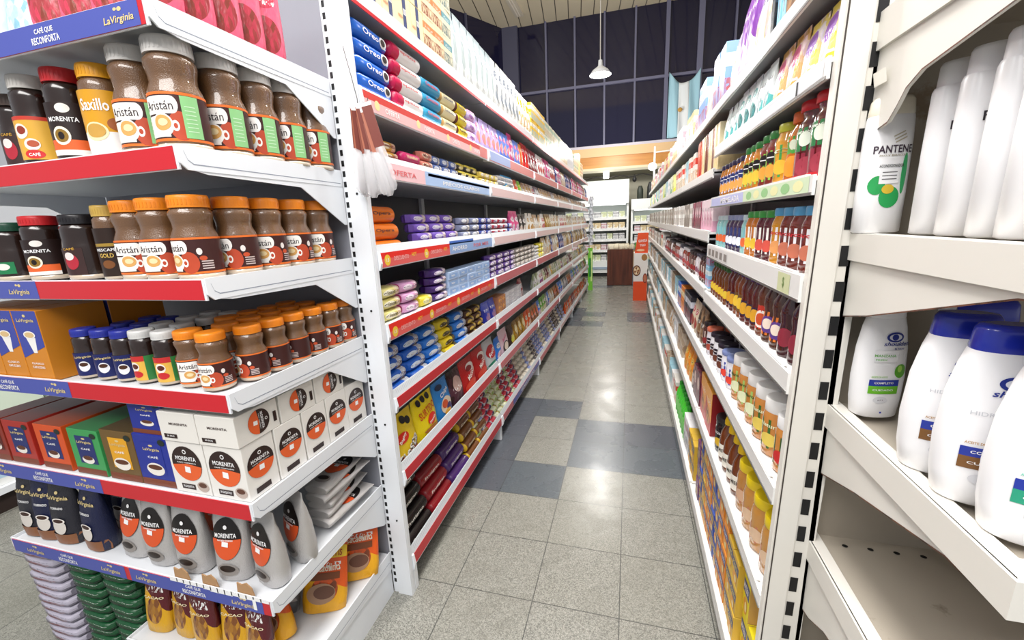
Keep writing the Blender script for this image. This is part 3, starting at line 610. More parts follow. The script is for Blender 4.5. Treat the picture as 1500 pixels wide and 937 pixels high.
def jar(R, H, lid, style, desc, inner=COFFEE, waist=0.84, name='coffee_jar', cat='coffee', yaw=0.6, lidh=None):
    g = MB(); prof = jarprof(R, H, waist); g.lathe(prof, 28, inner); g.lathe([(R * 0.8, -0.0), (R * 1.004, 0.006), (R * 1.004, 0.016), (R * 0.9, 0.017)], 28, flat('c9b9a4', 0.1, coat=1.0))
    l = MB(); L = flat(lid, 0.35); rl = R * 0.87; z0 = H * 0.855
    l.lathe([(rl, z0), (rl * 1.0, z0 + 0.003), (rl, H - 0.006), (rl * 0.96, H - 0.001), (rl * 0.8, H)], 32, L)
    for i in range(32):
        a = 2 * PI * i / 32; f = cyl(rl); l.rect(a * rl, a * rl + rl * 0.09, z0 + 0.006, H - 0.01, f, L, off=0.0006)
    b = MB(); f = cyl(R); z1, z2 = H * 0.1, H * 0.5; w = PI * R * 0.62; s = z2 - z1; Y = yaw * R
    def bx(u0, u1, v0, v1, m, off=0.0008, nu=10): b.rect(u0 + Y, u1 + Y, z1 + v0 * s, z1 + v1 * s, f, m, nu, 1, off)
    def el(cu, cv, ru, rv, m, off=0.0012): b.ell(cu + Y, z1 + cv * s, ru, rv * s, f, m, off)
    def tx(t, cu, cv, wd, hv, m, off=0.0016, **k): b.text(t, cu + Y, z1 + cv * s, wd, hv * s, f, m, off, **k)
    if style in ('artistan', 'artistan_green'):
        red, dk = flat('a0391c', 0.4), flat('3d1a18', 0.4)
        bx(-PI * R, PI * R - 0.001, 0, 1, dk, 0.0005, 26); bx(-PI * R, PI * R - 0.001, 0.97, 1.03, flat('e8722a', 0.4), nu=26); bx(-PI * R, PI * R - 0.001, -0.03, 0.03, flat('e8722a', 0.4), nu=26)
        el(R * 0.5, 0.3, R * 0.42, 0.32, flat('b8472a', 0.4), 0.0009); bx(-R * 0.95, R * 0.1, 0.06, 0.52, flat('f1ece4', 0.4), 0.001); bx(-R * 0.95, R * 0.3, 0.56, 0.94, flat('f6f3ee', 0.4), 0.001)
        el(R * 0.3, 0.75, R * 0.22, 0.19, flat('f6f3ee', 0.4), 0.0010); tx('Aristán', -R * 0.22, 0.74, R * 1.15, 0.2, flat('2a1c22', 0.5), bold=False)
        el(-R * 0.15, 0.32, R * 0.42, 0.26, flat('f3efe8', 0.4), 0.0012); el(-R * 0.15, 0.37, R * 0.34, 0.17, flat('d9a45c', 0.4), 0.0015); el(-R * 0.12, 0.38, R * 0.2, 0.08, flat('f0d9a8', 0.4), 0.0018)
        el(R * 0.33, 0.3, R * 0.13, 0.12, flat('f3efe8', 0.4), 0.0011); el(R * 0.33, 0.3, R * 0.07, 0.06, flat('b8472a', 0.4), 0.0013)
        if style.endswith('green'):
            bx(R * 0.62, R * 1.25, 0.04, 0.96, flat('8fca88', 0.4), 0.0011)
            for i in range(7): bx(R * 0.72, R * 1.1, 0.18 + i * 0.09, 0.2 + i * 0.09, flat('c8e6c4', 0.4), 0.0014, 3)
        else:
            el(R * 0.98, 0.62, R * 0.12, 0.1, flat('e8e0dc', 0.4), 0.001); el(R * 1.1, 0.42, R * 0.16, 0.07, flat('c6502c', 0.4), 0.001)
            for i in range(4): bx(R * 1.0, R * 1.5, 0.1 + i * 0.07, 0.135 + i * 0.07, flat('c9b8b4', 0.4), 0.001, 4)
    elif style == 'morenita':
        bx(-PI * R, PI * R - 0.001, 0, 1.35, flat('251614', 0.4), 0.0005, 26); bx(-R * 0.9, R * 0.9, 0, 0.4, flat('e2622a', 0.4)); bx(-R * 0.9, R * 0.9, 0, 0.14, flat('f3efe8', 0.4), 0.001)
        el(-R * 0.2, 0.5, R * 0.4, 0.24, flat('f1e6d2', 0.4)); el(-R * 0.2, 0.5, R * 0.3, 0.17, flat('8a6a24', 0.4), 0.0015); el(-R * 0.2, 0.5, R * 0.14, 0.1, flat('1d120e', 0.4), 0.0018)
        tx('MORENITA', 0, 0.92, R * 1.3, 0.12, TXTW); el(R * 0.1, 1.2, R * 0.3, 0.12, flat('e9e4dd', 0.4), 0.0008)
    elif style == 'yellow_green':
        bx(-R * 1.3, R * 0.75, 0, 1.1, flat('dca83c', 0.4)); bx(-R * 1.3, R * 0.75, 1.04, 1.14, flat('c23a2a', 0.4), 0.001); bx(R * 0.75, R * 1.3, 0, 1.1, flat('2f6a35', 0.4))
        el(-R * 0.5, 0.75, R * 0.38, 0.2, flat('eee4da', 0.4)); el(-R * 0.45, 0.78, R * 0.24, 0.11, flat('8f3322', 0.4), 0.0015); el(-R * 0.1, 0.4, R * 0.36, 0.16, flat('efe6dc', 0.4)); el(-R * 0.05, 0.42, R * 0.26, 0.09, flat('b5583a', 0.4), 0.0015)
        el(-R * 0.1, 0.14, R * 0.45, 0.12, flat('cf3030', 0.4), 0.0013); tx('CAFÉ', -R * 0.1, 0.14, R * 0.5, 0.1, TXTW)
    elif style == 'sachet':
        bx(-R * 1.3, R * 1.3, -0.2, 0.5, flat('f0ece8', 0.35)); bx(-R * 1.3, R * 1.3, 0.5, 1.55, flat('d69a1e', 0.35)); el(-R * 0.2, 0.5, R * 0.55, 0.24, flat('efe0b0', 0.35)); el(-R * 0.2, 0.52, R * 0.44, 0.18, flat('c79a48', 0.35), 0.0015)
        tx('Saxillo', -R * 0.05, 1.18, R * 1.25, 0.3, TXTW); el(R * 0.7, 0.7, R * 0.35, 0.16, flat('a05a34', 0.4))
    elif style == 'gold':
        bx(-R * 1.1, R * 1.1, -0.1, 1.5, flat('2c1c14', 0.35)); bx(-R * 1.1, R * 1.1, 0.9, 1.0, flat('c8a24a', 0.3, metal=0.6), 0.001); tx('NESCAFÉ', 0, 0.8, R * 1.3, 0.12, TXTW); tx('GOLD', 0, 0.6, R * 0.9, 0.14, flat('d8b45a', 0.4)); el(0, 0.3, R * 0.4, 0.14, flat('7a4a24', 0.4))
    elif style == 'black_red':
        bx(-R * 0.9, R * 0.3, 0, 1.0, flat('3a2422', 0.4)); el(-R * 0.3, 0.5, R * 0.35, 0.3, flat('b02838', 0.4)); el(-R * 0.35, 0.7, R * 0.25, 0.15, flat('e8dcd8', 0.4), 0.0015); tx('CAFÉ', -R * 0.3, 0.98, R * 0.6, 0.1, flat('c89a3a', 0.4))
    elif style == 'green':
        bx(-R * 0.9, R * 0.5, 0.1, 0.6, flat('1f7a4a', 0.4)); el(0, 0.4, R * 0.3, 0.14, flat('e8e8dc', 0.4))
    elif style == 'navy':
        bx(-R * 1.2, R * 1.2, -0.05, 1.1, NAVY); tx('LaVirginia', 0, 0.88, R * 1.2, 0.14, TXTG); el(0, 0.42, R * 0.4, 0.26, flat('e9e9ee', 0.4)); el(0, 0.52, R * 0.3, 0.1, flat('4a2a1a', 0.4), 0.0015)
    elif style == 'red_green':
        bx(-R * 1.2, R * 0.4, -0.05, 1.1, flat('e3b34a', 0.4)); bx(-R * 1.2, R * 0.4, 0.85, 1.1, flat('c22c2c', 0.4), 0.001); bx(R * 0.4, R * 1.2, -0.05, 1.1, flat('2f7a3c', 0.4)); el(-R * 0.4, 0.6, R * 0.4, 0.22, flat('f0e8e0', 0.4)); el(-R * 0.35, 0.62, R * 0.28, 0.12, flat('5a2418', 0.4), 0.0015); el(-R * 0.3, 0.25, R * 0.45, 0.16, flat('c4282c', 0.4), 0.0013)
    return Proto(name, cat, desc, 2 * R, 2 * R, H, None, [('glass_jar', g.mesh('glass_jar'), 'glass jar full of coffee'), ('lid', l.mesh('lid'), None), ('label_wrap', b.mesh('label_wrap'), 'printed paper label')])
def bottle(prof, body, lidprof, lid, lab, desc, name='sauce_bottle', cat='jar', p=2.0, n=20, far=False):
    """turned bottle or jar: prof/lidprof (r, z); lab = list of (kind, args)"""
    g = MB(); g.lathe(prof, n, body, p=p); l = MB(); l.lathe(lidprof, n, lid, p=p); b = MB(); R = max(r for r, z in prof[2:-2])
    f = cyl(lambda z: max(0.004, interp(prof, z)))
    for q in lab:
        if q[0] == 'r': b.rect(q[1], q[2], q[3], q[4], f, flat(q[5], 0.4), 8, 3, q[6] if len(q) > 6 else 0.0007)
        if q[0] == 'e': b.ell(q[1], q[2], q[3], q[4], f, flat(q[5], 0.4), q[6] if len(q) > 6 else 0.0011, 14)
        if q[0] == 't': b.text(q[1], q[2], q[3], q[4], q[5], f, flat(q[6], 0.4), 0.0016)
    H = lidprof[-1][1]
    if far:
        for mb2 in (l, b):
            for m2 in mb2.mats: g.mi(m2)
            o = len(g.v); g.v += mb2.v; g.f += [tuple(i + o for i in q) for q in mb2.f]; g.m += [g.mats.index(mb2.mats[k]) for k in mb2.m]; g.s += mb2.s
        return Proto(name, cat, desc, 2 * R, 2 * R, H, g.mesh(name))
    parts = [('glass_body', g.mesh('glass_body'), None), ('lid', l.mesh('lid'), None)]
    if b.v: parts.append(('label_wrap', b.mesh('label_wrap'), 'printed paper label'))
    return Proto(name, cat, desc, 2 * R, 2 * R, H, None, parts)
def interp(prof, z):
    for (r0, z0), (r1, z1) in zip(prof, prof[1:]):
        if z0 <= z <= z1: return r0 + (r1 - r0) * ((z - z0) / (z1 - z0) if z1 > z0 else 0)
    return prof[-1][0]

# ---------------------------------------------------------------- END UNIT, LEFT: coffee
E_FRONT = 'on %s shelf of the coffee end unit'
EN = {6: 'top', 5: 'second', 4: 'third', 3: 'fourth', 2: 'fifth', 1: 'sixth', 0: 'lowest'}
def eput(pr, x, y, k, rz, label, group=None, **kw): return pr.put((x, y, EZ[k] + 0.0005 - 0.0095), rz, label, group, **kw)
J6 = jar(0.053, 0.235, 'd9d6d2', 'artistan_green', 'a', yaw=0.0)
A35 = math.radians(38)
J5 = jar(0.0475, 0.198, 'ef8a1c', 'artistan', 'a', yaw=0.0)
J4 = jar(0.0375, 0.152, 'ef8a1c', 'artistan', 'a', yaw=0.0, waist=0.82)
g6 = 'white lidded coffee jars'
eput(J6, -1.105, 0.80, 5, math.radians(22), 'white lidded latte coffee jar on second shelf, just left of the corner jar', g6)
for i, y in enumerate([0.795, 0.905, 1.005, 1.105, 1.205]):
    w = ['at the front corner', 'second back from the corner', 'third back from the corner', 'fourth back from the corner', 'rearmost beside the slotted post'][i]
    eput(J6, -0.99 + 0.003 * i, y, 5, math.radians([20, 26, 22, 20, 22][i]), 'white lidded coffee jar, %s of the second shelf' % w, g6)
for i, (x, y) in enumerate([(-1.1, 0.92), (-1.1, 1.03), (-1.1, 1.14)]): eput(J6, x, y, 5, 0.5, 'white lidded coffee jar in the inner row of second shelf, %s back' % ORD[i], g6)
eput(jar(0.046, 0.215, 'f0a81e', 'sachet', 'a', waist=0.96, yaw=0), -1.222, 0.80, 5, math.radians(30), 'yellow lidded coffee jar with golden sleeve on the second end shelf')
eput(jar(0.046, 0.222, 'c8262c', 'morenita', 'a', inner=DARKC, waist=0.92, yaw=0), -1.345, 0.80, 5, math.radians(34), 'red lidded jar of dark coffee on the second end shelf')
eput(jar(0.046, 0.222, 'd8d4ce', 'yellow_green', 'a', inner=DARKC, waist=0.93, yaw=0), -1.47, 0.80, 5, math.radians(36), 'white lidded jar with yellow and green label on second end shelf')
eput(jar(0.046, 0.2, '5a4a42', 'black_red', 'a', inner=DARKC, waist=0.93, yaw=0), -1.6, 0.83, 5, 0.6, 'dark brown lidded coffee jar at far left of second end shelf')
# third shelf
g5 = 'orange lidded coffee jars on the third end shelf'
for i, (x, y, r) in enumerate([(-1.222, 0.80, 30), (-1.12, 0.79, 26), (-1.005, 0.782, -2), (-0.990, 0.879, 4), (-0.988, 0.976, 32), (-0.985, 1.073, 34), (-0.983, 1.17, 36), (-1.08, 1.22, 30)]):
    w = ['third left of the corner', 'just left of the corner', 'at the front corner', 'second back from corner', 'third back from corner', 'fourth back from corner', 'fifth back from corner', 'rearmost by the post'][i]
    if i == 0: w = 'two left of the corner'
    eput(J5, x, y, 4, math.radians(r), 'orange lidded coffee jar, %s of the third end shelf' % w, g5)
for i in range(3): eput(J5, -1.09, 0.9 + i * 0.1, 4, 0.5, 'orange lidded coffee jar in inner row, %s back, third end shelf' % ORD[i], g5)
eput(jar(0.034, 0.192, 'cdaa52', 'gold', 'a', inner=COFFEE, waist=0.93, yaw=0), -1.315, 0.80, 4, math.radians(25), 'slim gold lidded coffee jar beside the orange lidded jars')
eput(jar(0.05, 0.175, '1e1c20', 'black_red', 'a', inner=DARKC, waist=0.93, yaw=0), -1.435, 0.81, 4, math.radians(30), 'black lidded jar of very dark coffee on third end shelf')
eput(jar(0.045, 0.178, 'c8262c', 'morenita', 'a', inner=DARKC, waist=0.92, yaw=0), -1.585, 0.80, 4, math.radians(34), 'red lidded dark coffee jar on the third end shelf')
eput(jar(0.05, 0.165, '1c4a38', 'green', 'a', inner=DARKC, waist=0.93, yaw=0), -1.72, 0.80, 4, math.radians(25), 'dark green lidded coffee jar at far left of third end shelf')
# fourth shelf
g4 = 'small orange lidded coffee jars'
for i, (x, y) in enumerate([(-1.02, 0.778), (-0.985, 0.855), (-0.982, 0.931), (-0.98, 1.007), (-0.978, 1.083), (-0.976, 1.159), (-0.974, 1.2295)]):
    eput(J4, x, y, 3, math.radians([14, -22, -30, -40, -20, 10, 20][i]), 'small orange lidded jar on fourth end shelf, %s back along the side' % ORD[i], g4)
eput(J4, -1.11, 0.79, 3, math.radians(40), 'small orange lidded jar on fourth end shelf, left of the corner jar', g4)
for i in [0, 1, 2, 3, 4, 6, 7, 8, 9]: eput(J4, -1.075 - 0.082 * (i // 6), 0.868 + 0.076 * (i % 6 if i < 5 else i - 5.0), 3, 0.7, 'small orange lidded jar, fourth end shelf, %s inner row, %s from front' % (ORD[i // 6], ORD[i % 6]), g4)
JW = jar(0.034, 0.148, 'd6d6d4', 'red_green', 'a', inner=DARKC, waist=0.93, yaw=0)
eput(JW, -1.195, 0.79, 3, math.radians(34), 'small white lidded dark coffee jar next to the orange lidded jars', 'small white lidded coffee jars')
eput(JW, -1.278, 0.79, 3, math.radians(20), 'small white lidded dark coffee jar next to the blue lidded jars', 'small white lidded coffee jars')
for i in range(6): eput(JW, -1.235 - 0.08 * (i % 2), 0.868 + 0.076 * (i // 2), 3, 0.5, 'small white lidded jar behind the front row, %s file, %s back' % (ORD[i % 2], ORD[i // 2]), 'small white lidded coffee jars')
JN = jar(0.033, 0.146, '27329a', 'navy', 'a', inner=DARKC, waist=0.93, yaw=0)
for i, x in enumerate([-1.352, -1.43, -1.51]): eput(JN, x, 0.79, 3, math.radians(30), 'small blue lidded navy coffee jar, %s from the right' % ['first', 'second', 'third'][i], 'small blue lidded coffee jars')
for i in range(4): eput(JN, -1.39 - 0.08 * (i % 2), 0.866 + 0.075 * (i // 2), 3, 0.4, 'small blue lidded jar in the second rank, %s file, %s back' % (ORD[i % 2], ORD[i // 2]), 'small blue lidded coffee jars')
def deco_lat(mb, w, d, h):
    f = front(-d / 2); mb.rect(-w / 2 + 0.001, w / 2 - 0.001, h * 0.5, h * 0.999, f, flat('3a46a0', 0.4), off=0.0005); mb.add([f(-w / 2 + .001, h * .32, .0006), f(w / 2 - .001, h * .5, .0006), f(-w / 2 + .001, h * .5, .0006)], [(0, 1, 2)], flat('3a46a0', .4))
    mb.text('LaVirginia', 0, h * 0.86, w * 0.7, h * 0.06, f, TXTG); mb.ell(0, h * 0.93, w * .06, h * .02, f, TXTG)
    mb.prism([(-w * .2, h * .66), (w * .2, h * .62), (w * .12, h * .4), (-w * .02, h * .4)], 1, -d / 2 - .0009, -d / 2 - .0003, flat('f0efec', 0.4)); mb.ell(0, h * .66, w * .24, h * .055, f, flat('f4f2ee', .4), off=.0013); mb.ell(0, h * .66, w * .19, h * .04, f, flat('d9ba84', .4), off=.0016)
    for i in range(2): mb.text('CAPUCCINO' if i else 'CLÁSICO', 0, h * (.25 - .06 * i), w * .5, h * .035, f, TXTW)
BL = carton(0.105, 0.16, 0.205, 'd98a22', body=flat('d08420', 0.4), side='c97f22', deco=deco_lat, name='coffee_box', cat='box')
for i in range(4): eput(BL, -1.633 - 0.109 * i, 0.815, 3, 0, 'orange and blue latte coffee box, %s from the blue lidded jars' % ORD[i], 'orange latte boxes')
for i in range(3): eput(BL, -1.633 - 0.109 * i, 0.985, 3, 0, 'orange and blue latte coffee box in the rear rank, %s from right' % ORD[i], 'orange latte boxes')
# fifth shelf: boxes
def logo(mb, f, cu, cv, r, rot=0, sq=0.0):
    mb.ell(cu, cv, r, r, f, flat('2a1714', 0.4), n=28); a = rot
    mb.ell(cu, cv, r * 0.995, r * 0.995, f, flat('e4602a', 0.4), off=0.0012, n=16, a0=PI + 0.12 + a, a1=2 * PI - 0.12 + a)
    k = lambda u, v: (cu + u * math.cos(a) - v * math.sin(a), cv + u * math.sin(a) + v * math.cos(a))
    c = k(0, r * 0.3); mb.text('MORENITA', c[0], c[1], r * 1.4, r * 0.24, f, TXTW, rot=a); c = k(0, r * 0.06); mb.text('CAFÉ TORRADO', c[0], c[1], r * 1.3, r * 0.08, f, TXTW, rot=a)
    c = k(0, r * 0.68); mb.ell(c[0], c[1], r * 0.13, r * 0.13, f, TXTW, off=0.0013, n=10); mb.ell(c[0], c[1], r * 0.08, r * 0.08, f, flat('2a1714', .4), off=0.0016, n=10)
    c = k(0, -r * 0.35); q = [(c[0] + x * r * .2, c[1] + y * r * .2) for x, y in ((-1, -.7), (.9, -.9), (1, .8), (-.8, 1))]; mb.add([f(u, v, .0016) for u, v in q], [(0, 1, 2, 3)], TXTW)
def deco_mor(rot_side=False, frontlogo=True):
    def d(mb, w, dd, h):
        f = front(-dd / 2); s = rightf(w / 2)
        if frontlogo:
            logo(mb, f, -w * .02, h * .58, h * .33); mb.rect(-w * .3, w * .08, h * .08, h * .18, f, flat('2a1714', .4), off=.001); mb.text('30 SAQUITOS', -w * .11, h * .13, w * .3, h * .05, f, TXTW)
            mb.ell(w * .3, h * .16, w * .16, h * .1, f, flat('b9a79c', .4)); mb.ell(w * .3, h * .19, w * .11, h * .05, f, flat('5a3524', .4), off=.0012)
        else: mb.text('MORENITA', w * .05, h * .62, w * .5, h * .08, f, flat('4a3a38', .4)); mb.rect(-w * .4, -w * .05, h * .12, h * .26, f, flat('2a1714', .4), off=.001); mb.text('30 SAQ', -w * .22, h * .19, w * .2, h * .06, f, TXTW)
        if rot_side: logo(mb, s, dd * .02, h * .52, min(h, dd) * .4, rot=-PI / 2); mb.rect(dd * .36, dd * .44, h * .25, h * .6, s, flat('2a1714', .4), off=.001)
        else: logo(mb, s, 0, h * .58, min(h * .33, dd * .42)); mb.rect(-dd * .28, dd * .2, h * .07, h * .17, s, flat('2a1714', .4), off=.001)
    return d
BM = carton(0.128, 0.1, 0.158, 'ece8e0', body=flat('e9e6e0', 0.45), deco=deco_mor(), name='tea_bag_box')
BM2 = carton(0.13, 0.135, 0.085, 'ece8e0', body=flat('e6e3dc', 0.45), deco=deco_mor(True, False), name='tea_bag_box')
gm = 'white boxes with brown and orange roundels'
for i in range(2): eput(BM, -1.015 - 0.132 * i, 0.79, 2, 0, ['white coffee box with brown and orange roundel at front corner, fifth shelf', 'white roundel coffee box standing between the corner box and the blue boxes'][i], gm)
for i, y in enumerate([0.894, 1.0, 1.104, 1.206]): eput(BM, -1.013, y, 2, 0, 'white roundel coffee box on fifth end shelf, %s back along the side' % ORD[i + 1], gm)
for i, (x, y) in enumerate([(-1.014, 0.803), (-1.147, 0.803)]): eput(BM2, x, y, 2, 0, ['white flat roundel box lying on the corner box', 'white flat roundel box lying beside the blue box'][i], gm) .location.z += 0.1585
for i, y in enumerate([0.945, 1.085]): eput(BM2, -1.014, y, 2, 0, 'white flat roundel box in upper layer, %s back along the side' % ORD[i + 1], gm).location.z += 0.1585
def deco_cup(col, band, big=False):
    def d(mb, w, dd, h):
        f = front(-dd / 2); mb.rect(-w * .28, w * .3, h * .25, h * .86, f, flat(band, .4), off=.0006); mb.text('LaVirginia', 0, h * .72, w * .48, h * .07, f, TXTG); mb.ell(0, h * .8, w * .06, h * .02, f, TXTG); mb.text('CAFÉ', 0, h * .58, w * .3, h * .05, f, TXTW)
        r = w * (.26 if big else .2); mb.ell(0, h * .34, r, h * .09 * (1.4 if big else 1), f, flat('efe9e0', .4), off=.0012); mb.ell(0, h * .38, r * .8, h * .05, f, flat('5b2f18', .4), off=.0015); mb.rect(-w * .5 + .001, w * .5 - .001, .001, h * .14, f, flat('7a3c20', .4), off=.0005)
        mb.ell(w * .34, h * .88, w * .1, h * .06, f, flat('16241c', .4), off=.0012)
    return d
cf = [(-1.282, 'b', '1f2f92', '1f2f92', '2a3aa0', 'navy blue coffee box with white cup, lower one of two'), (-1.415, 'y', '6b5126', 'e0a21e', '4a3a20', 'brown coffee box with yellow panel and large white cup'),
      (-1.56, 'g', '3d9a55', '1d2a6a', '2c6e3e', 'green coffee box with navy panel on the fifth end shelf'), (-1.715, 'o', 'd2511e', '1d2a6a', '8a3a18', 'orange coffee box with navy panel on the fifth end shelf'), (-1.87, 'r', 'a92c22', '1d2a6a', '5a2018', 'red coffee box with navy panel on the fifth end shelf'), (-1.99, 'r2', '8a2c1c', '5a1a12', '5a2018', 'dark red coffee box at the far left of the fifth shelf')]
for x, k, c, bnd, top, lb in cf:
    w = 0.13 if k not in ('r2',) else 0.09
    pr = carton(w, 0.2, 0.16 if k in ('b', 'y') else 0.15, c, body=flat(c, 0.4), top=top, deco=deco_cup(c, bnd, k in ('b', 'y')), name='coffee_box'); eput(pr, x, 0.845, 2, 0, lb)
    if k == 'b': eput(carton(0.13, 0.2, 0.1, c, body=flat(c, 0.4), top=top, deco=deco_cup(c, bnd), name='coffee_box'), x + 0.004, 0.85, 2, 0, 'navy blue coffee box lying on another blue box').location.z += 0.161
# sixth shelf: bags
def bagp(base, navy=False, back=False):
    p = pouch(0.112, 0.07, 0.24, base, body=mat('foil_' + base, C(base), 0.3, 0.35 if not navy else 0.1, bump=0.5), name='coffee_bag', cat='coffee'); mb, f = MB(), p.fn
    mb = p.mb; s = 0.235
    if navy:
        mb.text('LaVirginia', 0, s * .72, .085, .017, f, TXTG, off=.0025); mb.ell(0, s * .8, .007, .005, f, TXTG, off=.0025); mb.text('TORRADO', 0, s * .58, .05, .008, f, TXTW, off=.0025)
        mb.ell(0.0, s * .3, .026, .028, f, flat('d8d2ca', .4), off=.002); mb.ell(0, s * .39, .026, .01, f, flat('efe9e2', .4), off=.0026); mb.ell(0, s * .39, .02, .007, f, flat('3a2016', .4), off=.003); mb.rect(-.055, .055, .004, s * .18, f, flat('8a5a3a', .4), 8, 2, .002)
    else:
        mb.ell(0, s * .58, .046, .062, f, flat('16100f', .35), off=.002, n=28); mb.ell(0, s * .58, .0455, .061, f, flat('da5526', .35), off=.0025, n=18, a0=PI, a1=2 * PI); mb.text('MORENITA', 0, s * .63, .07, .013, f, TXTW, off=.003); mb.ell(0, s * .73, .006, .006, f, TXTW, off=.003)
        mb.text('torrado intenso', 0, s * .575, .05, .006, f, TXTW, off=.003); mb.add([f(u, v, .0032) for u, v in ((-.01, s * .5), (.01, s * .49), (.011, s * .55), (-.009, s * .56))], [(0, 1, 2, 3)], TXTW)
        mb.ell(.0, s * .18, .034, .02, f, flat('8f8984', .35), off=.002); mb.ell(0, s * .2, .025, .011, f, flat('2a201c', .35), off=.0026)
    p.me = mb.mesh('coffee_bag'); return p
BG = bagp('c9c6c4'); BN = bagp('1b2144', True); BK = bagp('2a2a33', True)
tl = math.radians
for i, (x, y, r, t) in enumerate([(-1.12, .79, 8, -.05), (-1.27, .785, 4, 0.0), (-1.40, .785, 2, .0), (-1.525, .79, -3, -.1)]):
    eput(BG, x, y, 1, tl(r), 'silver coffee bag with orange and black roundel, %s left of the corner bag' % ORD[i], 'silver coffee bags', tilt=(t, 0))
eput(BG, -0.995, .80, 1, tl(-12), 'silver coffee bag turned sideways at the front corner of sixth shelf', 'silver coffee bags')
eput(BG, -0.98, .90, 1, tl(-20), 'silver coffee bag behind the sideways corner bag', 'silver coffee bags')
for i, (x, y) in enumerate([(-1.12, .88), (-1.26, .88), (-1.40, .88)]): eput(BG, x, y, 1, tl(5), 'silver coffee bag in the second rank, %s from right' % ORD[i], 'silver coffee bags')
for i in range(5):
    o = BG.put((-1.0 - 0.004 * (i % 2), 1.0 + 0.006 * (i % 3), EZ[1] + 0.02 + i * 0.031), 0, 'silver coffee bag lying in the side stack, %s' % (['lowest', 'second lowest', 'middle one', 'second from top', 'topmost'][i]), 'silver coffee bags', scale=0.86)
    o.rotation_euler = (math.radians(-87 + 2 * (i % 2)), 0, tl(-6 + 7 * (i % 3))); o.scale = (.86, .5, .95)
for i, (x, r) in enumerate([(-1.69, -4), (-1.83, 6), (-1.915, 10), (-2.0, 4)]):
    eput(BN if i % 2 == 0 else BK, x, .785, 1, tl(r), ['navy coffee bag with white cup, standing nearest the silver bags', 'black coffee bag second from the silver bags', 'navy coffee bag third from the silver bags', 'black coffee bag at the far left front of sixth shelf'][i], 'dark coffee bags')
for i in range(2): eput(BN, -1.7 - .15 * i, .88, 1, 0, 'navy coffee bag in the second rank, %s from right' % ORD[i], 'dark coffee bags')
cb = MB()
rr = random.Random(3)
for i, x in enumerate([-1.27, -1.16, -1.03]):
    q = MB(); q.prism([(x - .03, EZ[1] - .004), (x + .03, EZ[1] - .004), (x + .025, EZ[1] + .02), (x + .008, EZ[1] + .034), (x - .01, EZ[1] + .026), (x - .026, EZ[1] + .03)], 1, YE0 + .006, YE0 + .009, flat('b08a62', .8))
    tag(link('cardboard_scrap', q.mesh('cardboard_scrap')), ['torn brown cardboard scrap on sixth shelf lip, leftmost', 'torn brown cardboard scrap on sixth shelf lip, middle', 'torn brown cardboard scrap on sixth shelf lip, by the corner'][i], 'cardboard', 'torn cardboard scraps')
# top shelf: pink and cream packs
PK = [pouch(0.09, 0.05, 0.24, 'e8607c', 'c23a52', '7a3a2a', kind=1, name='cocoa_bag', seed=i) for i in range(2)]
for i, y in enumerate([0.80, 0.875, 0.95, 1.02, 1.09]): eput(PK[i % 2], -0.99, y, 6, tl(50 + 4 * (i % 2)), 'pink foil bag on the top coffee shelf, %s back from corner' % ORD[i], 'pink foil bags on the top coffee shelf')
for i in range(3): eput(PK[i % 2], -1.12 - .1 * i, .8, 6, tl(20), 'pink foil bag along the front of top shelf, %s from corner' % ORD[i], 'pink foil bags on the top coffee shelf')
CR = pouch(0.16, 0.09, 0.2, 'e3cf9c', 'efe4c4', 'b98a4a', kind=3, name='sugar_bag'); CRB = pouch(0.14, 0.08, 0.2, 'bfe0ea', 'e8f4f6', '7fb4c8', kind=1, name='sugar_bag')
for i in range(2): eput(CR, -1.92 - .02 * i + .17 * (1 - i) - .1, .82, 6, 0, 'cream clear bag on the top coffee shelf, %s from left' % ORD[i], 'cream bags on top shelf')
for i in range(3): eput(CRB, -1.7 + .15 * i, .81, 6, 0, 'pale blue bag on the top coffee shelf, %s from left' % ORD[i], 'pale blue bags on top shelf')
# base of the end unit: stacked green and silver packs, yellow cocoa bags
GP = flow(0.165, 0.13, 0.034, '0c3620', '16522e', '061c10', kind=4, name='coffee_brick', cat='coffee', p=6)
SP = flow(0.2, 0.15, 0.034, '8d8898', 'b9b4c4', '8a3040', kind=4, name='coffee_brick', cat='coffee', p=5, seed=2)
for s in range(2):
    for i in range(13): GP.put((-1.70 - 0.172 * s + 0.004 * (i % 2), 0.84 + .003 * (i % 3), 0.001 + i * 0.0348), tl((i % 3 - 1) * 2), 'dark green coffee pack, %s from bottom of the %s green pile' % (ORD[i], ['right', 'left'][s]), 'dark green coffee packs')
for i in range(13): SP.put((-2.07 + 0.004 * (i % 2), 0.84, 0.001 + i * 0.0348), tl((i % 3 - 1) * 2), 'silver grey pack, %s from bottom of the pile at left' % ORD[i], 'silver grey packs')
YB = pouch(0.1, 0.05, 0.235, 'd9a51e', '5a1a22', 'c08a2a', kind=4, name='cocoa_bag', cat='bag', txt='CACAO', tc='f4e8c0', tz=.55, th=.035); DB = pouch(0.1, 0.05, 0.2, '3a2218', '6a3a20', '1a100c', kind=1, name='cocoa_bag')
for i in range(5): eput(YB, -1.53 + i * 0.108, .79 + .01 * (i % 2), 0, tl([6, -5, 3, 8, -4][i]), 'yellow and maroon cocoa bag on lowest shelf, %s from the green packs' % ORD[i], 'yellow cocoa bags', tilt=(-.12 + .05 * (i % 3), 0))
for i in range(3): eput(DB, -1.46 + i * 0.12, .90, 0, 0, 'dark brown bag behind the yellow cocoa bags, %s from left' % ORD[i], 'dark brown bags')
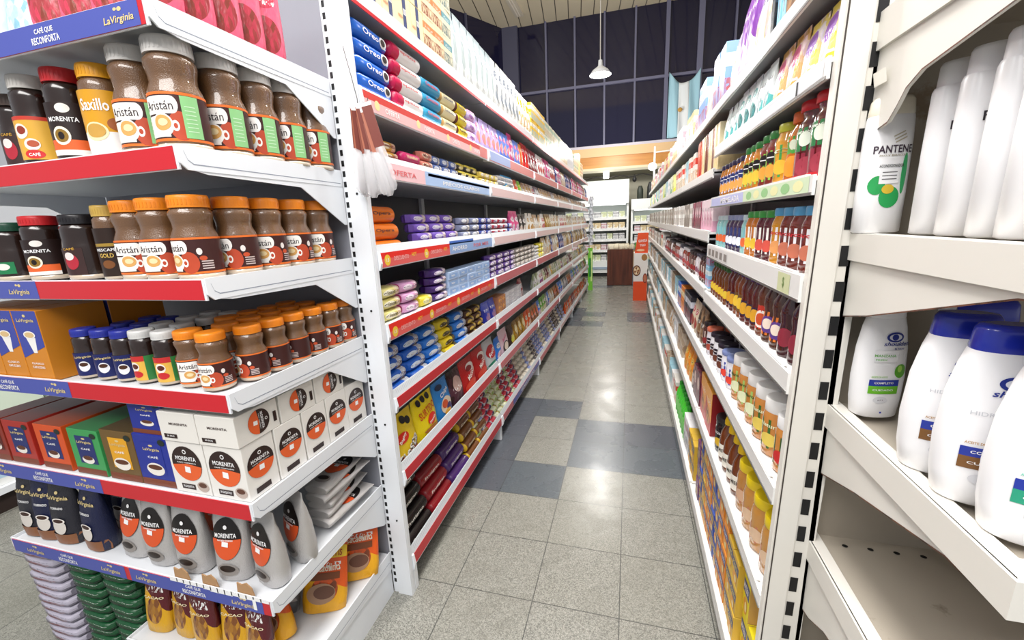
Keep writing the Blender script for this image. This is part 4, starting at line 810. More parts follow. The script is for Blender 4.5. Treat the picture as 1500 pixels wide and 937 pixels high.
def colcao():
    p = pouch(0.15, 0.05, 0.225, 'e6a21e', name='cocoa_bag', cat='bag', body=art('e8a91c', 'e25a1a', '6a3a24', 4, 3)); mb, f = p.mb, p.fn; h = .225
    mb.rect(-.07, .07, h * .8, h * .97, f, flat('efc82a', .35), 8, 2, .002); mb.text('25% GRATIS', 0, h * .87, .11, .02, f, flat('b03018', .4), off=.003); mb.text('Cacaolino', 0, h * .68, .1, .026, f, flat('f2e6cc', .4), off=.003); mb.rect(-.05, .05, h * .5, h * .6, f, flat('7a4018', .4), 6, 1, .002)
    mb.ell(-.01, h * .3, .048, .035, f, flat('a88468', .4), off=.0024); mb.ell(0, h * .32, .035, .022, f, flat('6b4634', .4), off=.003); p.me = mb.mesh('cocoa_bag'); return p
CC = colcao()
eput(CC, -1.02, .98, 0, tl(28), 'yellow and orange cocoa bag leaning at the side of the lowest shelf', 'orange cocoa bags', tilt=(-.28, .1)); eput(CC, -0.985, 1.13, 0, tl(35), 'yellow and orange cocoa bag behind the leaning one', 'orange cocoa bags', tilt=(-.3, .1))
eput(CC, -1.1, .84, 0, tl(30), 'yellow and orange cocoa bag at the front of the lowest shelf side', 'orange cocoa bags', tilt=(-.3, -.25)); eput(pouch(.12, .05, .2, 'b9b6b2', 'e8e4e0', '6a6a6a', kind=3, name='sugar_bag'), -1.16, .93, 0, tl(35), 'clear grey bag between the orange cocoa bags', tilt=(-.3, .1))

# ---------------------------------------------------------------- AISLE SHELVES
CNT = {}
R90 = PI / 2
def shelf_name(side, k, far=False):
    n = 8 if side == 'L' else (7 if far else 8)
    return ('top' if k == n - 1 else SN[k]) + ' shelf' + (' left of aisle' if side == 'L' else (' right of aisle' if not far else ' far right of aisle'))
def column(side, k, z, y, pr, desc, nl=1, nd=1, back=0.0, xf=None, group=None, jit=0.004, far=False, rzj=0.0, dd=None, step=None):
    """one column of a product: nl layers high, nd deep, front face at the shelf lip"""
    key = (side, k, far, desc); CNT[key] = CNT.get(key, 0) + 1; c = CNT[key]
    if not rzj and pr.cat not in ('box', 'jar', 'bottle'): rzj = 0.028
    sn = shelf_name(side, k, far); s = -1 if side == 'L' else 1
    for d in range(nd):
        for l in range(nl):
            w = pr.d + (dd or 0.004)
            x = xf + s * (pr.d / 2 + back + d * w + random.uniform(0, jit) + (step or 0) * l)
            lb = '%s, %s%s, %s' % (desc, (lay(l, nl) + ' of ' if nl > 1 else ''), ORD[c - 1] + (' stack' if nl > 1 else ' along'), sn)
            if nd > 1 and d: lb = '%s, %s%s%s, %s' % (desc, (lay(l, nl) + ' of ' if nl > 1 else ''), ORD[c - 1] + (' stack' if nl > 1 else ' along'), ', rank behind' if d == 1 else ', third rank', sn.replace(' shelf', ''))
            rz = (R90 if side == 'L' else -R90 + (0.6 if pr.cat in ('jar', 'bottle') else 0)) + random.uniform(-1, 1) * rzj
            pr.put((x, y + pr.w / 2 + random.uniform(-.002, .002), z + l * (pr.h + .0008)), rz, lb, group or '%s group on the %s' % (desc, sn))
    return y + pr.w
def run(side, k, z, y, seq, far=False, xf=None, y1=None):
    xf = xf if xf is not None else (XL - (0.018 if k in (0, 1, 2, 4, 5) else 0.010) if side == 'L' else XR(z) + 0.018)
    for it in seq:
        pr, desc, n = it[0], it[1], it[2]; kw = it[3] if len(it) > 3 else {}
        gap = kw.pop('gap', 0.004) if kw else 0.004
        kw2 = dict(kw)
        for i in range(n):
            if y1 and y + pr.w > y1: break
            y = column(side, k, z, y, pr, desc, xf=xf, far=far, **kw2) + gap
        if kw is not None: kw['gap'] = gap
    return y
def fill(side, k, z, y, y1, pool, far=False, seed=0, rep=(1, 3), **kw):
    r = random.Random(seed * 31 + k); xf = XL - (0.018 if k in (0, 1, 2, 4, 5) else 0.010) if side == 'L' else XR(z) + 0.018
    last = None
    while True:
        c = r.choice(pool)
        if c is last: continue
        last = c; pr, desc, nl = c[0], c[1], (c[2] if len(c) > 2 else 1)
        for _ in range(r.randint(*rep)):
            if y + pr.w > y1: return
            y = column(side, k, z, y, pr, desc, nl=nl, xf=xf, far=far, back=r.uniform(0, .012), rzj=0.05, **kw) + .003
ZL = [z1 - 0.004 - (0.0 if z1 - zs < .02 else 0) for z0, zs, z1 in LZ]
ZL = [(z0 + .035) if z1 - zs > .02 else z1 - .003 for z0, zs, z1 in LZ]
# lettering kinds for the near packs
P_ = {}
def K(key, f, *a, **k):
    P_[key] = f(*a, **k); return P_[key]
flourp = K('flour', carton, .1, .07, .118, 'e2cf9e', 'e8dcb8', '2a3560', kind=0, name='flour_packet', cat='packet')
def deco_fl(mb, w, d, h): f = front(-d / 2); mb.rect(-w * .1, w * .14, 0.002, h * .98, f, flat('3a4470', .5)); mb.text('0000', w * .02, h * .5, w * .2, h * .2, f, TXTW); mb.text('HARINA', -w * .3, h * .3, w * .3, h * .1, f, flat('b86a4a', .5))
K('flour1', carton, .105, .07, .12, 'e6d5a4', 'efe3c2', 'b98a4a', body=flat('ead9aa', .55), deco=deco_fl, name='flour_packet', cat='packet')
K('flour2', carton, .1, .07, .12, 'e9dcb6', 'd98a5a', '8a3a2a', kind=2, name='flour_packet', cat='packet'); K('flour3', carton, .1, .07, .12, 'e6dcc0', '6fa0a8', '4a6a70', kind=2, name='flour_packet', cat='packet')
K('sug', pouch, .1, .07, .3, 'd6dad6', 'a8b4b8', 'b9c4c0', kind=4, name='sugar_bag'); K('sug2', pouch, .1, .07, .3, 'd8d8d4', '7a8390', 'b8b8b4', kind=1, name='sugar_bag')
K('ysug', pouch, .1, .07, .28, 'f0f0ea', 'e8b81e', 'e0a018', kind=2, name='sugar_bag'); K('ysug2', carton, .1, .07, .14, 'f0c020', 'f0e8d8', '7fc0d8', kind=2, name='flour_packet', cat='packet')
K('grn', carton, .1, .07, .13, 'e2dcc0', 'a9c0a0', 'c8a878', kind=2, name='rice_packet', cat='packet'); K('wht', pouch, .09, .06, .3, 'f4f4f4', 'd8dce4', 'c8c8cc', kind=4, name='sugar_bag'); K('yel', carton, .12, .08, .36, 'f0e46a', 'f4f0c8', 'd8c840', kind=4, name='tall_box')
z = ZL[7]
y = run('L', 7, z, 1.3, [(P_['flour1'], 'cream flour packet with navy stripe', 5, dict(nl=3)), (P_['flour2'], 'cream and salmon flour packet', 2, dict(nl=3)), (P_['flour3'], 'cream and teal flour packet', 1, dict(nl=3)),
    (P_['sug'], 'tall white striped sugar bag', 7), (P_['sug2'], 'tall white and grey sugar bag', 6), (P_['ysug'], 'white and yellow sugar bag', 4), (P_['ysug2'], 'yellow and blue flour packet', 6, dict(nl=2)), (P_['grn'], 'cream and green rice packet', 16, dict(nl=2)),
    (P_['wht'], 'plain white tall sugar bag', 8), (P_['grn'], 'cream and green rice packet', 6, dict(nl=2)), (P_['yel'], 'pale yellow tall box', 2), (P_['flour2'], 'cream and salmon flour packet', 4, dict(nl=2))], y1=9.1)
# seventh shelf
K('oreo', flow, .24, .07, .052, '1668c8', 'f4f4f4', '2a1a14', txt='Oreo', tc='f4f4f4', body=flat('1a62c6', .25), tw=.4, logo='e8e8ea')
K('pep', roll, .235, .028, 'f3f0ee', 'Pepitos', 'c84a4a', endc='c8184e', endw=.06); K('lb', roll, .19, .029, '3aa4cc', 'Cerealitas', 'e05a5a', band='2f93c4'); K('cr', roll, .18, .028, 'ece0b4', 'Lincoln', '3a3a5a', endc='c89a5a'); K('yl', roll, .15, .028, 'e8d21e', 'Rumba', '4a2a18', endc='5a2a1a', band='e6c81a')
K('mg', roll, .15, .03, 'c41a5e', 'Sonrisas', 'f4d4e0'); K('lil', flow, .13, .07, .055, 'd8c4ee', 'f0b0d0', '8a5ac0', kind=4); K('lilb', pouch, .09, .05, .165, 'c8b4ec', 'e88ab0', 'f0a868', kind=1); K('blb', pouch, .085, .05, .17, '6a8ae0', 'e0609a', 'f0c8a0', kind=1, seed=1)
K('orb', pouch, .1, .05, .17, 'e8602c', 'f0a040', 'c03018', kind=4); K('redb', pouch, .11, .07, .2, 'e0201c', 'b81412', '8a0c0c', kind=4); K('dkr', pouch, .12, .07, .19, '8a2430', 'e8d8d8', '3a1418', kind=1); K('pkw', pouch, .12, .07, .2, 'd84a8a', 'f4e0ea', '7a2a6a', kind=1)
K('nvb', pouch, .12, .07, .19, '24307a', '8aa4e0', 'd0a080', kind=1); K('whg', pouch, .12, .07, .19, 'ece8e0', 'c89a4a', '9a7040', kind=1); K('whr', pouch, .11, .07, .19, 'f0ecec', 'c8283a', 'a06050', kind=1); K('clr', pouch, .12, .07, .18, 'dcd6ca', 'f4f4f2', 'c09868', kind=3); K('blk', pouch, .11, .06, .18, '2a2626', 'e8e4e0', '8a6a50', kind=1)
K('gry', pouch, .12, .07, .18, 'b8b8c0', 'ececf0', '6a6a72', kind=3); K('grb', pouch, .11, .06, .19, '6aa83a', 'f0f4e0', 'c8b060', kind=1); K('brn', pouch, .11, .07, .18, '6a2c1a', 'd8602c', 'b08050', kind=3); K('gld', pouch, .12, .07, .19, 'b88a28', 'f0e0b0', '7a5a20', kind=3); K('ora', pouch, .11, .06, .19, 'dc5a20', 'f4e8d0', 'a83a18', kind=1); K('cyn', pouch, .15, .09, .22, '28a4e0', 'f0f4f8', 'e0c860', kind=1)
POOL = [(P_['dkr'], 'maroon snack bag'), (P_['whr'], 'white and red snack bag'), (P_['whg'], 'white and gold snack bag'), (P_['clr'], 'clear bag of biscuits'), (P_['nvb'], 'navy snack bag'), (P_['pkw'], 'magenta snack bag'), (P_['gry'], 'grey clear snack bag'), (P_['brn'], 'brown snack bag'), (P_['gld'], 'golden snack bag')]
G0 = dict
run('L', 6, ZL[6], 1.305, [(P_['oreo'], 'blue cream cookie pack', 1, G0(nl=4, jit=.002)), (P_['pep'], 'white cookie roll with magenta ends', 1, G0(nl=4, gap=.0)), (P_['lb'], 'light blue cracker roll', 1, G0(nl=3)), (P_['cr'], 'cream cookie roll', 1, G0(nl=3)), (P_['yl'], 'yellow cookie roll', 1, G0(nl=3)),
    (P_['lil'], 'lilac cookie pack', 1, G0(nl=3)), (P_['lilb'], 'lilac and pink cookie bag', 5), (P_['blb'], 'blue and pink cookie bag', 3), (P_['pkw'], 'magenta snack bag', 1), (P_['blb'], 'blue and pink cookie bag', 2), (P_['orb'], 'orange foil snack bag', 1), (P_['redb'], 'bright red snack bag', 2), (P_['dkr'], 'maroon snack bag', 3), (P_['whr'], 'white and red snack bag', 3)])
P_['mg'].put((-0.91 - .035, 2.33, ZL[6] + .174), R90, 'magenta cookie roll lying on the yellow rolls, seventh shelf', None) if False else None
fill('L', 6, ZL[6], 4.42, 9.1, [(P_['pkw'], 'magenta snack bag'), (P_['nvb'], 'navy snack bag'), (P_['dkr'], 'maroon snack bag'), (P_['whr'], 'white and red snack bag'), (P_['clr'], 'clear bag of biscuits')], seed=1)
# sixth shelf: low stacks
K('sb', roll, .13, .022, 'b8641e', '9 de Oro', 'f0d8a0'); K('sm', roll, .15, .023, 'd03070', 'Vainillas', 'f4e4b0', band='c84a78', endc='c8206a'); K('go', flow, .13, .05, .038, 'd8a038', 'f4e8c8', 'c03a2a', txt='Merengadas', tc='8a2a1a'); K('pr', flow, .13, .05, .038, 'd87a6a', 'f4e0c0', 'a03028', txt='Mana', tc='7a1a1a'); K('bw', flow, .1, .05, .038, '5a76b8', 'e8ecf4', 'c8a868', kind=0); K('by', flow, .1, .05, .04, '2c2a2e', 'e8d44a', 'f0ecd8', kind=4); K('yc', flow, .09, .05, .035, 'e8d05a', 'f4f0e0', 'a8502a', kind=0); K('ws', flow, .2, .08, .03, 'dcdce0', 'f4f4f4', 'a8a8b0', kind=4, name='wafer_pack')
run('L', 5, ZL[5], 1.31, [(P_['sb'], 'brown biscuit roll', 1, G0(nl=2)), (P_['go'], 'golden biscuit pack', 1, G0(nl=3, step=.01)), (P_['sm'], 'magenta vanilla biscuit roll', 1, G0(nl=2)), (P_['pr'], 'salmon biscuit pack', 1, G0(nl=3)), (P_['bw'], 'blue and white biscuit pack', 3, G0(nl=3, step=.008)), (P_['nvb'], 'small', 0), (P_['by'], 'black and yellow biscuit pack', 3, G0(nl=3, step=.008)),
    (P_['yc'], 'yellow and cream biscuit pack', 4, G0(nl=3)), (P_['ws'], 'pale grey wafer pack', 2, G0(nl=4))])
K('cyn2', pouch, .15, .08, .14, '28a4e0', 'f0f4f8', 'e0c860', kind=1); LOW = [pouch(.11, .06, .13, *c, kind=kk, name='snack_bag') for c, kk in ((('e8e4e4', 'c8a060', 'a07850'), 3), (('e0dcdc', 'c03040', '905050'), 1), (('8ac83a', 'f0e850', 'c89040'), 1), (('c8c0c8', 'f4f4f4', '7a6a80'), 3), (('e06040', 'f0d8b0', 'b03020'), 1))]
LN = ['white clear snack bag', 'white and crimson bag', 'lime green snack bag', 'mauve clear snack bag', 'orange red snack bag']
run('L', 5, ZL[5], 3.02, [(P_['cyn2'], 'bright blue rounded bag', 2), (LOW[4], LN[4], 1), (LOW[2], LN[2], 1)])
fill('L', 5, ZL[5], 3.62, 9.1, [(LOW[i], LN[i]) for i in (0, 3, 1, 0)], seed=2)
# fifth shelf
K('o9', roll, .2, .031, 'ee7a1c', 'Opera', '5a2010'); K('pu', flow, .15, .07, .04, '7a58c0', 'e4dcf4', 'c8a050', kind=0, txt='Hogareña', tw=.4); K('gw', flow, .15, .06, .036, '8088a8', 'e8ecf0', 'c8b080', kind=0); K('dk', flow, .15, .06, .036, '3a3038', 'd8ccd0', 'a08060', kind=0, txt='Rellenas', tw=.4); K('rw', flow, .12, .06, .036, 'b83048', 'f0eaf0', '404a9a', kind=4); K('bl2', flow, .12, .06, .036, '3c4c9c', 'e0e4f4', 'c83a4a', kind=0)
run('L', 4, ZL[4], 1.315, [(P_['o9'], 'orange biscuit roll', 1, G0(nl=3, gap=.002, step=.01)), (P_['dk'], 'dark brown biscuit pack', 1, G0(nl=1, gap=.0)), (P_['pu'], 'purple biscuit pack', 3, G0(nl=4, step=.012)), (P_['gw'], 'grey blue biscuit pack', 2, G0(nl=4)), (P_['bl2'], 'blue and white biscuit pack', 2, G0(nl=4)), (P_['rw'], 'crimson and white biscuit pack', 3, G0(nl=4)), (P_['bl2'], 'blue and white biscuit pack', 1, G0(nl=3)), (P_['pkw'], 'magenta snack bag', 2), (P_['blk'], 'black and white snack bag', 2)])
P_['o9'].put((-1.0, 1.42, ZL[4]), R90, 'orange biscuit roll lying behind the orange rolls, fifth shelf', None); P_['o9'].put((-0.99, 1.42, ZL[4] + .0635), R90, 'orange biscuit roll in the upper rear, fifth shelf', None)
fill('L', 4, ZL[4], 3.75, 9.1, [(P_['clr'], 'clear bag of biscuits'), (P_['whg'], 'white and gold snack bag'), (P_['whr'], 'white and red snack bag'), (P_['gld'], 'golden snack bag')], seed=3)
# fourth shelf
K('yc2', flow, .15, .09, .042, 'e6dc8a', 'f4f0d8', 'c88a3a', kind=0, name='cake_pack', txt='Vocación', tc='6a5a2a', tw=.4); K('pl', flow, .14, .09, .042, 'd8a0cc', 'f4e4f0', 'c03a7a', kind=0, name='cake_pack', endm=flat('b0307a', .4)); K('yy', flow, .12, .08, .045, 'e8d83a', 'f4f0b0', 'a8902a', kind=0, name='cake_pack'); K('pp', flow, .17, .09, .036, '432070', 'e8dcf4', 'a08050', kind=0, txt='Milka', tw=.4, seed=1); K('lbx', carton, .125, .08, .035, 'a8c4ec', 'c8dcf4', '7a9ad8', kind=0, name='wafer_box', cat='box')
def deco_w(mb, w, d, h): f = front(-d / 2); mb.rect(-w * .42, w * .42, h * .2, h * .75, f, flat('8fb4e6', .4)); mb.text('Bagley', -w * .05, h * .48, w * .35, h * .35, f, TXTW)
K('lbx', carton, .125, .08, .038, 'a8c4ec', body=flat('b4cdf0', .4), deco=deco_w, name='wafer_box', cat='box'); K('pw', flow, .16, .07, .035, '5a3a8a', 'e8e0f0', 'c8b0a0', kind=0, name='wafer_pack', seed=2); K('gc', flow, .14, .07, .035, '9a9490', 'ece8e0', 'c8a878', kind=0, name='wafer_pack')
run('L', 3, ZL[3], 1.305, [(P_['yc2'], 'pale yellow cake pack', 1, G0(nl=3)), (P_['pl'], 'pink cake pack', 1, G0(nl=3)), (P_['yy'], 'bright yellow cake pack', 1), (P_['pp'], 'dark purple chocolate pack', 1, G0(nl=4, gap=.004)), (P_['lbx'], 'light blue wafer box', 5, G0(nl=3)), (P_['pw'], 'violet and white wafer pack', 4, G0(nl=4)), (P_['gc'], 'grey and cream wafer pack', 5, G0(nl=4)), (P_['ws'], 'pale grey wafer pack', 1, G0(nl=4)), (P_['yy'], 'bright yellow cake pack', 2, G0(nl=3))])
for i in range(2): P_['yc2'].put((-1.06, 1.40, ZL[3] + .044 * (i + 1)), R90, 'pale yellow cake pack behind the front stack, fourth shelf, %s' % ['lower', 'upper'][i], None)
P_['yc2'].put((-1.06, 1.40, ZL[3]), R90, 'pale yellow cake pack behind the front stack, fourth shelf, lowest', None)
fill('L', 3, ZL[3], 4.35, 9.1, [(p[0], p[1]) for p in ((P_['clr'], 'clear bag of biscuits'), (P_['gld'], 'golden snack bag'), (P_['whg'], 'white and gold snack bag'), (P_['nvb'], 'navy snack bag'))], seed=4)
# third shelf
K('bb', flow, .17, .07, .045, '1f5fc0', 'd8e8f8', '8a5a30', kind=0, name='cracker_pack', txt='Tostado', tw=.45); K('bb2', flow, .17, .07, .045, '2a7ad8', 'e8f0f8', '3a4a8a', kind=0, name='cracker_pack', seed=1, txt='Express', tw=.45); K('ym', flow, .16, .06, .045, 'ecd22a', '6a5a1a', '3a3010', kind=0, txt='Polvorita', tc='3a2a10', tw=.45); K('by2', flow, .13, .06, .04, '4a2c20', 'd8b83a', 'a88848', kind=0); K('nv', pouch, .13, .07, .16, '26309a', '4a58c0', 'c88a70', kind=4); K('wst', carton, .15, .08, .03, 'd4d4dc', 'f0f0f4', '9a9aa8', kind=0, name='wafer_box', cat='box'); K('obr', carton, .09, .08, .05, 'b87a58', 'e8a02a', '8a5030', kind=0, name='wafer_box', cat='box')
K('db', flow, .17, .07, .045, '1a2250', '3a4a90', '0c1030', kind=0, seed=4)
run('L', 2, ZL[2], 1.31, [(P_['bb'], 'blue cracker pack', 2, G0(nl=4, step=.014)), (P_['bb2'], 'blue and white cracker pack', 1, G0(nl=4, step=.014)), (P_['ym'], 'yellow filled biscuit pack', 1, G0(nl=4, step=.012)), (P_['bb2'], 'blue and white cracker pack', 1, G0(nl=4, step=.01)), (P_['by2'], 'brown and yellow biscuit pack', 2, G0(nl=4, step=.01)), (P_['nv'], 'glossy navy biscuit bag', 2), (P_['obr'], 'orange brown small box', 2, G0(nl=3)), (P_['wst'], 'white slim box', 3, G0(nl=5)), (P_['dkr'], 'maroon snack bag', 1)])
fill('L', 2, ZL[2], 3.95, 9.1, [(pouch(.11, .07, .155, *c, kind=kk, name='snack_bag'), n) for c, kk, n in ((('e0dcc8', '8ab05a', 'c8b070'), 1, 'cream and green bag'), (('e8b82a', 'f4e8b0', 'b07020'), 1, 'amber snack bag'), (('ece8ec', 'c03048', '4a5ab0'), 1, 'white red and blue bag'), (('6a2030', 'e0d0c0', 'a07040'), 1, 'plum snack bag'), (('d8d8d8', 'f4f4f4', '8a9a60'), 3, 'pale clear snack bag'))], seed=5)
# second shelf: big bags
def named(Wd, D, H, base, txt, blobs, **k):
    p = pouch(Wd, D, H, base, body=mat('bag_' + base, C(base), .28, bump=.5), **k); mb, f = p.mb, p.fn
    for b in blobs: mb.ell(b[0] * Wd, b[1] * H, b[2] * Wd, b[3] * H, f, flat(b[4], .35), off=.002 + .0004 * (b[5] if len(b) > 5 else 0))
    for t, cx, cz, w, h, c, sl in txt: mb.text(t, cx * Wd, cz * H, w * Wd, h * H, f, flat(c, .4), off=.004, rot=sl)
    p.me = mb.mesh('snack_bag'); return p
OCT = '120f10'
K('fies', named, .2, .09, .215, 'e8c81e', [('Fiesta', -.02, .3, .8, .26, 'f4f0ea', .5), ('Fiesta', -.015, .28, .8, .26, '3a3028', .5), ('Bagley', -.16, .58, .3, .08, 'f4e8e0', .5)], [(-.16, .58, .22, .1, 'd02818'), (.05, .86, .1, .07, OCT), (.2, .8, .1, .07, OCT), (.1, .2, .25, .1, 'a8502a'), (-.25, .15, .16, .09, 'c83a2a')])
K('surt', named, .2, .09, .215, 'f0d80e', [('SURTIDO', 0, .66, .72, .16, 'c84a18', .12), ('Diversión', .1, .42, .3, .07, 'f8f0e8', .3)], [(.1, .44, .2, .12, 'd8281a'), (-.22, .88, .09, .07, OCT), (0, .9, .09, .07, OCT), (.22, .9, .09, .07, OCT), (0, .26, .3, .04, 'a8642a'), (.3, .2, .12, .08, 'b88a3a'), (-.2, .14, .08, .06, '7a3a1a'), (.02, .1, .1, .07, '2a1a12')])
K('bluo', named, .17, .09, .215, '2b86d4', [('Chips', 0, .7, .5, .12, 'f4f4f4', .3)], [(0, .4, .32, .2, 'd8c8b0'), (-.1, .45, .16, .1, 'c8502a', 1), (.12, .33, .16, .1, '3a2a6a', 1), (.0, .25, .2, .06, 'd8a02a', 2), (-.15, .85, .2, .06, '12284a')])
K('chocb', pouch, .16, .09, .21, '5a3040', 'c8a8a0', '2a1414', kind=3, name='snack_bag'); K('redc', named, .2, .1, .21, 'c01e20', [('Macucas', .05, .6, .6, .14, 'f0e0d8', .4)], [(0, .25, .4, .18, 'd8402a'), (.1, .75, .3, .1, 'e8e0dc'), (.0, .73, .2, .07, '8a1218', 1)]); K('rwg', named, .19, .1, .21, 'c8cdd0', [('Frutal', 0, .62, .6, .14, 'f0f0f0', .4)], [(0, .62, .42, .2, 'b8202a'), (0, .16, .46, .16, '2a8a6a')]); K('blub', pouch, .12, .07, .18, '2a78d8', 'e8eef8', 'c85a7a', kind=1)
K('pks', named, .2, .08, .2, 'e6c8d4', [('Amor', -.05, .7, .5, .12, 'd85a8a', .3)], [(0, .35, .32, .22, '3a2a2c'), (.0, .38, .22, .15, 'e8d8c8', 1)]); K('dkc', named, .16, .08, .19, '3a2420', [('Cacao', 0, .6, .6, .1, 'e8d8a0', .3)], [(0, .4, .3, .16, 'c8c83a'), (0, .2, .3, .1, 'c87040', 1)])
run('L', 1, ZL[1], 1.30, [(P_['fies'], 'yellow party biscuit bag', 1), (P_['surt'], 'bright yellow assorted biscuit bag', 1), (P_['bluo'], 'blue chips bag', 1), (P_['chocb'], 'dark chocolate biscuit bag', 1), (P_['redc'], 'deep red biscuit bag', 2), (P_['rwg'], 'silver red and green bag', 1), (P_['blub'], 'blue snack bag', 1), (P_['pks'], 'pale pink and black bag', 1), (P_['dkc'], 'dark cocoa cereal bag', 1), (P_['gld'], 'golden snack bag', 3), (P_['ora'], 'orange snack bag', 2), (P_['brn'], 'brown snack bag', 3)])
fill('L', 1, ZL[1], 3.95, 9.1, [(P_['grb'], 'green and cream bag'), (P_['clr'], 'clear bag of biscuits'), (P_['blub'], 'blue snack bag'), (P_['gry'], 'grey clear snack bag'), (P_['brn'], 'brown snack bag')], seed=6)
# bottom shelf
def fru(base, c2): return roll(.235, .034, base, 'Frutigran', 'f4efe8', endc=base, band=c2)
K('fb', fru, '1c1717', '231b1a'); K('fr', fru, '8a1a22', '9a1c26'); K('fp', fru, '4a2a6a', '553080'); K('fy', roll, .18, .03, '7a4a24', 'Granix', 'f4e8c8', endc='e0b81a', band='6a3c1c')
run('L', 0, ZL[0], 1.31, [(P_['fb'], 'black fruit cookie roll', 1, G0(nl=4, step=.024)), (P_['fr'], 'dark red fruit cookie roll', 1, G0(nl=3, step=.026)), (P_['fp'], 'purple fruit cookie roll', 1, G0(nl=3, step=.026)), (P_['fy'], 'brown and yellow cookie roll', 2, G0(nl=4, step=.02))])
K('mr', flow, .085, .06, .045, 'dcd4d8', 'c02a40', '303a8a', name='mini_biscuit_pack', kind=4, logo='2a3888'); K('mg2', flow, .085, .06, .045, 'd8dcc0', '9ac04a', 'c85a3a', name='mini_biscuit_pack', kind=0, seed=3); K('mb', flow, .085, .06, .045, '8a9ad0', 'f0f0f4', 'd0503a', name='mini_biscuit_pack', kind=0, seed=5); K('mk', flow, .09, .06, .045, '5a5458', 'd8d0c8', 'b88a4a', name='mini_biscuit_pack', kind=0, seed=6); K('mw', flow, .09, .06, .045, 'b8b0a4', 'e8e0d0', '7a5a3a', name='mini_biscuit_pack', kind=4, seed=7)
fill('L', 0, ZL[0], 2.22, 3.3, [(P_['mr'], 'white red and blue small pack', 6), (P_['mg2'], 'lime and white small pack', 6), (P_['mb'], 'periwinkle small pack', 6)], seed=7, step=.02)
fill('L', 0, ZL[0], 3.3, 6.0, [(P_['mk'], 'charcoal small pack', 6), (P_['mw'], 'beige small pack', 6), (P_['mb'], 'periwinkle small pack', 5)], seed=8, step=.02)
fill('L', 0, ZL[0], 6.0, 9.1, [(P_['dkr'], 'maroon snack bag'), (P_['ora'], 'orange snack bag'), (P_['brn'], 'brown snack bag')], seed=9)

# ------------------------------------------------ right side
def jprof(R, H, neck=.8, sq=.0): return [(R * .9, 0), (R, .006), (R, H * .42), (R, H * .68), (R * .96, H * .74), (R * neck, H * .84), (R * neck, H * .88)]
def lprof(R, H, lr=.84, top=.87): r = R * lr; return [(r, H * top), (r * 1.02, H * top + .002), (r * 1.02, H - .004), (r * .96, H)]
def simplejar(R, H, body, lid, lab, desc='', neck=.8, lr=.84, name='jam_jar', far=False, cat='jar', top=.86, coat=.8): return bottle(jprof(R, H, neck), flat(body, .2, coat=coat), lprof(R, H, lr, top), flat(lid, .3), lab(R, H) if lab else [], desc, name, cat, far=far)
def labA(c, spot, disc=None, txt=None, tc='f4f4f4', hi=.66, lo=.14):
    def f(R, H):
        q = [('r', -2.4 * R, 2.4 * R, H * lo, H * hi, c)]
        if spot: q += [('e', 0, H * (lo + .16), R * .6, H * .12, spot)]
        if disc: q += [('e', 0, H * (hi - .12), R * .55, H * .1, disc, .0014), ('r', -R * .4, R * .4, H * (hi - .13), H * (hi - .11), 'f4f4f4', .0018)]
        if txt: q += [('t', txt, 0, H * (hi - .1) if not disc else H * (lo + .34), R * 1.3, H * .07, tc)]
        return q
    return f
def tallprof(R, H): return [(R * .95, 0), (R, .006), (R * .98, H * .3), (R * .86, H * .48), (R * .94, H * .6), (R * .9, H * .7), (R * .55, H * .82), (R * .55, H * .87)]
def tallb(R, H, body, lid, lab, **k): return bottle(tallprof(R, H), flat(body, .18, coat=.9), lprof(R, H, .66, .85), flat(lid, .3), lab, '', k.get('name', 'juice_bottle'), 'bottle')
JR = {}
JR['beet'] = bottle([(.036, 0), (.04, .006), (.04, .1), (.037, .125), (.03, .135), (.032, .15)], flat('5a1418', .2, coat=.8), [(.036, .15), (.037, .152), (.037, .168), (.034, .172)], flat('c8202a', .3), [('r', -.075, .075, .065, .115, '2a7a44'), ('e', 0, .09, .016, .016, 'e8f0e0'), ('r', -.075, .075, .01, .06, '8a2438'), ('e', .01, .03, .03, .022, 'a03848'), ('t', 'CAMPAGNOLA', 0, .105, .06, .006, 'e8f0e0'), ('r', -.075, .075, .003, .012, 'c8202a', .0012)], '', 'vegetable_jar', 'jar')
JR['carrot'] = bottle(tallprof(.036, .165), flat('c86a1c', .2, coat=.8), lprof(.036, .165, .7, .85), flat('e06a2a', .3), [('r', -.07, .07, .07, .11, '4aa03c'), ('e', 0, .04, .026, .025, 'e8902a'), ('e', 0, .09, .012, .012, 'e8f0d8')], '', 'vegetable_jar', 'jar')
JR['peach'] = simplejar(.038, .155, 'd89a2a', 'c8cc3a', labA('3f9a4c', 'f0b83a', None, 'C', 'e8f4d8'), name='fruit_jar')
JR['grn'] = simplejar(.033, .15, '7a2418', '2a8a3a', labA('8ac84a', 'e8a040', '15100f'), name='jam_jar'); JR['grn2'] = simplejar(.03, .145, 'c07818', '2a8a3a', labA('9ad05a', 'e8c040', '15100f'), name='jam_jar'); JR['nav'] = simplejar(.029, .13, 'a86a1c', '2a2a50', labA('d8dcf0', 'e8a050', '24306a'), name='jam_jar')
JR['lblu'] = simplejar(.034, .145, '6a2418', '5aa8d8', labA('f0f0f4', 'c8745a', None, 'Arcor', 'c8202a'), name='jam_jar'); JR['lbly'] = simplejar(.034, .145, 'c8881c', '5aa8d8', labA('f0f0f4', 'e8a060', None, 'Arcor', 'c8202a'), name='jam_jar')
JR['gw'] = simplejar(.031, .14, 'b86a18', '3a9a44', labA('f4f4ee', 'e8c03a', None, None), name='jam_jar'); JR['gd'] = simplejar(.031, .14, '501420', '3a9a44', labA('f4f4ee', 'd8584a', None, None), name='jam_jar')
